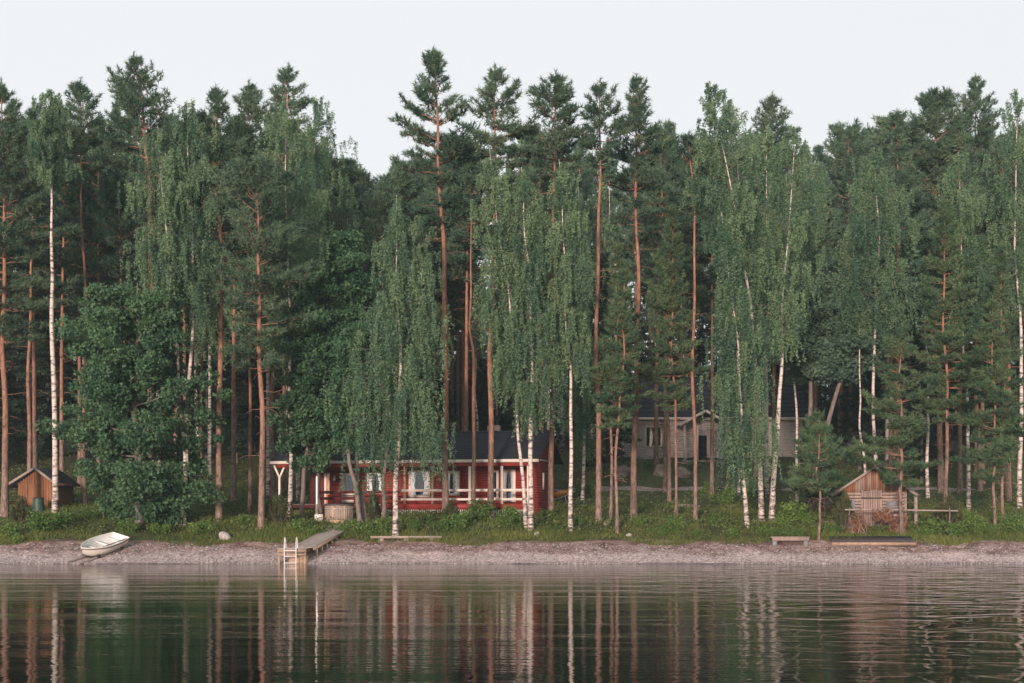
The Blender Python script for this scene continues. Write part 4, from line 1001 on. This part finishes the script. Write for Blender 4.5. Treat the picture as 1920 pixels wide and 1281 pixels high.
brush(1607, 1004, .5, 1.25, 1, 'heap of dry rust-brown branches under the pole rail end nearest the bushy pines')
brush(1655, 980, .55, .7, 2, 'rust-brown dry branches hanging from the middle of the pole rail', True)
brush(1684, 1006, .5, 1.2, 3, 'heap of dry rust-brown branches at the foot of the full young pine')

# ------------------------------------------------------------------ shrubs
def gen_shrub(h, wd, seed, nl, leaf):
    rg_ = np.random.default_rng(seed); W = []; Cc = []
    for k in range(16):
        az = rg_.uniform(0, 6.28); r = wd * rg_.uniform(.2, 1); hh = h * rg_.uniform(.5, 1) * (1 - .3 * r / wd)
        s = np.linspace(0, 1, 5)[:, None]; P = np.array([0, 0, -.1]) + np.array([math.cos(az) * r, math.sin(az) * r, 0]) * s ** 1.3 + np.array([0, 0, hh]) * s; P[1:] += rg_.normal(0, .03, (4, 3))
        W += tube(P, np.linspace(.014, .004, 5), 4, False)
        for f in rg_.uniform(.25, 1, 9): Cc.append(np.array([np.interp(f * 4, np.arange(5), P[:, q]) for q in range(3)]))
    Cc = np.array(Cc); idx = rg_.integers(0, len(Cc), nl); Cn = Cc[idx] + rg_.normal(0, .09, (nl, 3))
    tb_ = rg_.uniform(.2, .8, len(Cc))
    return W, [leaves(Cn, leaf, rg_, .1, .7)], np.clip(tb_[idx] + rg_.normal(0, .15, nl), 0, 1)
shr = []
for k in range(4):
    W, lf, ti = gen_shrub(1.0, .55 + .1 * k, 70 + k, 1500, .10)
    t = thing('leafy_shrub', 'low leafy green shrub growing in the grass of the bank', 'shrub', (0, 0, 0), 0, 'shrubs on the bank')
    build('stems', W, M['alder_bark'], t); build('foliage', lf, M['shrub_leaf'], t, tints=ti); shr.append(t)
SH = [(75, 1000, 1.3), (20, 1008, 1.0), (110, 985, 1.1), (165, 972, .9), (50, 975, 1.0), (35, 1018, .7), (240, 1000, .9), (300, 1000, .9), (380, 1000, 1.0), (455, 985, .7), (560, 1000, .9), (590, 1004, .8), (665, 1000, 1.0), (700, 1003, 1.2), (640, 1000, .7), (720, 990, 1.0), (775, 995, .8), (850, 1000, 1.3), (870, 985, 1.0), (900, 975, 1.6), (945, 990, 1.0), (800, 985, .9), (960, 978, 1.2), (1025, 975, .8), (1265, 998, 1.1), (1240, 1005, .7), (1310, 1005, .5), (1370, 1006, .6), (1470, 992, 1.2), (1490, 975, 1.3), (1515, 985, .9), (1440, 1003, .7), (1475, 1006, .7), (1500, 1006, .6), (1560, 1000, .7), (1750, 1000, 1.0), (1790, 1003, .9), (1830, 1000, 1.1), (1860, 1003, .8), (1900, 1000, 1.0), (1730, 1006, .8), (1810, 985, 1.1), (1890, 985, 1.1), (1200, 985, .7), (1340, 985, .8), (200, 960, 1.0), (330, 970, .9), (1085, 985, .6), (1100, 930, 1.2), (1110, 880, 1.6), (1330, 930, 1.1), (1365, 945, 1.4), (1410, 935, 1.2), (1215, 880, .8), (1300, 880, .9), (1400, 875, 1.3), (1450, 880, 1.4), (1120, 860, 1.2)]
rs = np.random.default_rng(9)
for k, (px, py, h) in enumerate(SH):
    o = shr[k] if k < 4 else copy_tree(shr[rs.integers(4)])
    zone = 'on the slope below the pale house' if py < 950 else next(z for q, z in ((150, 'on the bank in front of the brown shed'), (420, 'around the foot of the big alder'), (610, 'beside the jetty and its boardwalk'), (760, 'between the boardwalk and the weeping birch'), (1010, 'in front of the white porch railing'), (1400, 'on the open grass in front of the gravel road'), (1570, 'around the plank bench'), (9999, 'on the bank beyond the spare jetty section')) if px < q)
    o['label'] = 'low leafy green shrub ' + zone; o['group'] = 'shrubs ' + zone
    x, y, z = hit(px, py); o.location = (x, y, z); s = h * rs.uniform(.85, 1.1); o.scale = (s * 1.1, s * 1.1, s); o.rotation_euler = (0, 0, rs.uniform(0, 6.28))
def juniper(px, py, h, wd, seed, lab):
    x, y, z = hit(px, py); rg_ = np.random.default_rng(seed); t = thing('juniper_bush', lab, 'bush', (x, y, z), 0); W = []; Cn = []; D = []
    for k in range(70):
        az = rg_.uniform(0, 6.28); r = wd * rg_.uniform(.05, 1); hh = h * (1 - .55 * r / wd) * rg_.uniform(.7, 1)
        b = np.array([math.cos(az) * r, math.sin(az) * r, hh]); W += tube([(0, 0, -.1), b * np.array([.8, .8, .5]), b], [.015, .01, .004], 4, False)
        for f in np.linspace(.2, 1, 9): Cn.append(b * np.array([min(1, f * 1.5), min(1, f * 1.5), f]) + rg_.normal(0, .05, 3)); D.append(np.array([math.cos(az) * .3, math.sin(az) * .3, 1]))
    build('stems', W, M['alder_bark'], t); build('foliage', [needles(np.array(Cn), np.array(D), 8, .17, .035, rg_)], M['juniper'], t, tints=np.repeat(rg_.uniform(0, 1, len(Cn)), 8))
juniper(522, 985, 2.0, .75, 1, 'olive juniper bush in front of the forked porch post of the red cottage')
juniper(700, 980, 1.9, .55, 2, 'olive juniper bush before the dark red railing of the cottage')
juniper(1583, 992, 2.2, .6, 3, 'olive juniper bush at the hut corner near the bushy pines')
juniper(1780, 990, 2.0, .9, 4, 'wide olive juniper bush at the far end of the pole rail')
juniper(40, 985, 1.7, .6, 5, 'olive juniper bush in front of the small garden table')
juniper(845, 982, 1.3, .5, 6, 'small olive juniper bush before the white-paled porch skirt')

# ------------------------------------------------------------------ grass, ground plants and pebbles
rg = np.random.default_rng(21)
def noise2(x, y): return np.sin(x * .8 + 2 * np.sin(y * .6)) * np.cos(y * 1.1 + x * .35) + .6 * np.sin(x * 2.3 + y * 1.7)
n_ = 190000; y = 73.2 + 17 * rg.uniform(0, 1, n_) ** 1.6; x = rg.uniform(-.40, .40, n_) * y; z = gz(x, y)
edge = .98 + .12 * np.sin(x * .5) + .1 * np.sin(x * 1.3 + 1)
boatpath = np.exp(-((x + 20.5 + (y - 76) * .2) / 2.3) ** 2) * (y < 80)
keep = (z > edge) & (noise2(x, y) + rg.normal(0, .7, n_) > -.5 + .9 * (x > 3) * (x < 13) * (y > 77)) & (rg.uniform(0, 1, n_) > boatpath * 1.1)
inside = (x > -15) & (x < 2.2) & (y > 82.6 - (x - 1.54) * .23) & (y < 92)
keep &= ~inside
x, y, z = x[keep], y[keep], z[keep]; n_ = len(x)
h = rg.uniform(.07, .28, n_) * (1 + .35 * noise2(x * .4, y * .4)); az = rg.uniform(0, 6.28, n_); ln = rg.normal(0, .14, (n_, 2))
b = np.stack([np.cos(az), np.sin(az), 0 * az], 1) * .022; c = np.stack([x, y, z - .02], 1); tip = c + np.stack([ln[:, 0], ln[:, 1], h], 1)
g = build('grass', [(np.stack([c - b, c + b, tip], 1).reshape(-1, 3), np.arange(n_ * 3).reshape(-1, 3))], M['grass'], tints=np.clip(.45 + .22 * noise2(x * .5, y * .5) + rg.normal(0, .2, n_), 0, 1))
tag(g, 'uneven green grass along the bank above the beach', 'grass', kind='stuff')
n_ = 90000; y = 76 + 44 * rg.uniform(0, 1, n_) ** 1.4; x = rg.uniform(-.40, .40, n_) * y
keep = (noise2(x * .6 + 3, y * .6) + rg.normal(0, .5, n_) > -.2) & ~((x > 1) & (x < 35) & (y > 101.2) & (y < 105.3)) & ~((x > -15) & (x < 2.2) & (y > 82.6 - (x - 1.54) * .23) & (y < 92))
x, y = x[keep], y[keep]; z = gz(x, y); Cn = np.stack([x, y, z + rg.uniform(.02, .3, len(x))], 1)
g = build('bilberry_cover', [leaves(Cn, .13, rg, -.1, .7)], M['bilberry'], tints=np.clip(rg.normal(.55, .25, len(x)), 0, 1))
tag(g, 'low leafy undergrowth covering the forest floor', 'undergrowth', kind='stuff')
n_ = 30000; y = 69.9 + 3.6 * rg.uniform(0, 1, n_) ** 1.7; x = rg.uniform(-.385, .385, n_) * y; z = gz(x, y)
oct_ = np.array([[1, 0, 0], [0, 1, 0], [-1, 0, 0], [0, -1, 0], [0, 0, 1]], float); of = np.array([[0, 1, 4], [1, 2, 4], [2, 3, 4], [3, 0, 4]])
r = rg.gamma(2, .014, n_) + .014; az = rg.uniform(0, 1.57, n_); ca, sa = np.cos(az), np.sin(az)
P = oct_[None] * r[:, None, None] * np.array([1, .8, .65]); Q = P.copy(); Q[..., 0] = P[..., 0] * ca[:, None] - P[..., 1] * sa[:, None]; Q[..., 1] = P[..., 0] * sa[:, None] + P[..., 1] * ca[:, None]
Q += np.stack([x, y, z], 1)[:, None]; fc = of[None] + (np.arange(n_) * 5)[:, None, None]
g = build('pebbles', [(Q.reshape(-1, 3), fc.reshape(-1, 3))], M['pebble'], tints=np.repeat(np.clip(rg.normal(.5, .28, n_), 0, 1), 4))
tag(g, 'pale pinkish pebbles along the waterline', 'pebbles', kind='stuff')

n_ = 15000; y = 71 + 3.6 * rg.uniform(0, 1, n_) ** .8; x = rg.uniform(-.385, .385, n_) * y; z = gz(x, y)
keep = (noise2(x * .5, y * 2.2) + rg.normal(0, .5, n_) > .1) & (z > .25); Cn = np.stack([x, y, z + .012], 1)[keep]; nk = len(Cn)
a = rg.normal(size=(nk, 3)) * [1, 1, .25]; a /= np.linalg.norm(a, axis=1)[:, None]; b = np.stack([-a[:, 1], a[:, 0], 0 * a[:, 0]], 1); sz = rg.gamma(2, .04, (nk, 1)) + .03
V = np.stack([Cn - b * .014, Cn + b * .014, Cn + a * sz + b * .01, Cn + a * sz - b * .012], 1).reshape(-1, 3)
g = build('beach_litter', [(V, np.arange(nk * 4).reshape(-1, 4))], M['litter'], tints=rg.uniform(0, 1, nk))
tag(g, 'brown twigs and needle litter washed up on the beach', 'litter', kind='stuff')

# ------------------------------------------------------------------ thin evening air
hm_ = bpy.data.materials.new('evening_haze'); hm_.use_nodes = True; hn = hm_.node_tree.nodes; hn.clear()
ho = hn.new('ShaderNodeOutputMaterial'); hv = hn.new('ShaderNodeVolumePrincipled'); hv.inputs['Density'].default_value = .0003; hv.inputs['Color'].default_value = (.62, .86, .95, 1)
hm_.node_tree.links.new(hv.outputs[0], ho.inputs['Volume'])
tag(build('haze', [box(-720, 720, -950, 710, -8, 75)], hm_), 'thin pale evening air over the lake and forest', 'haze', kind='stuff')
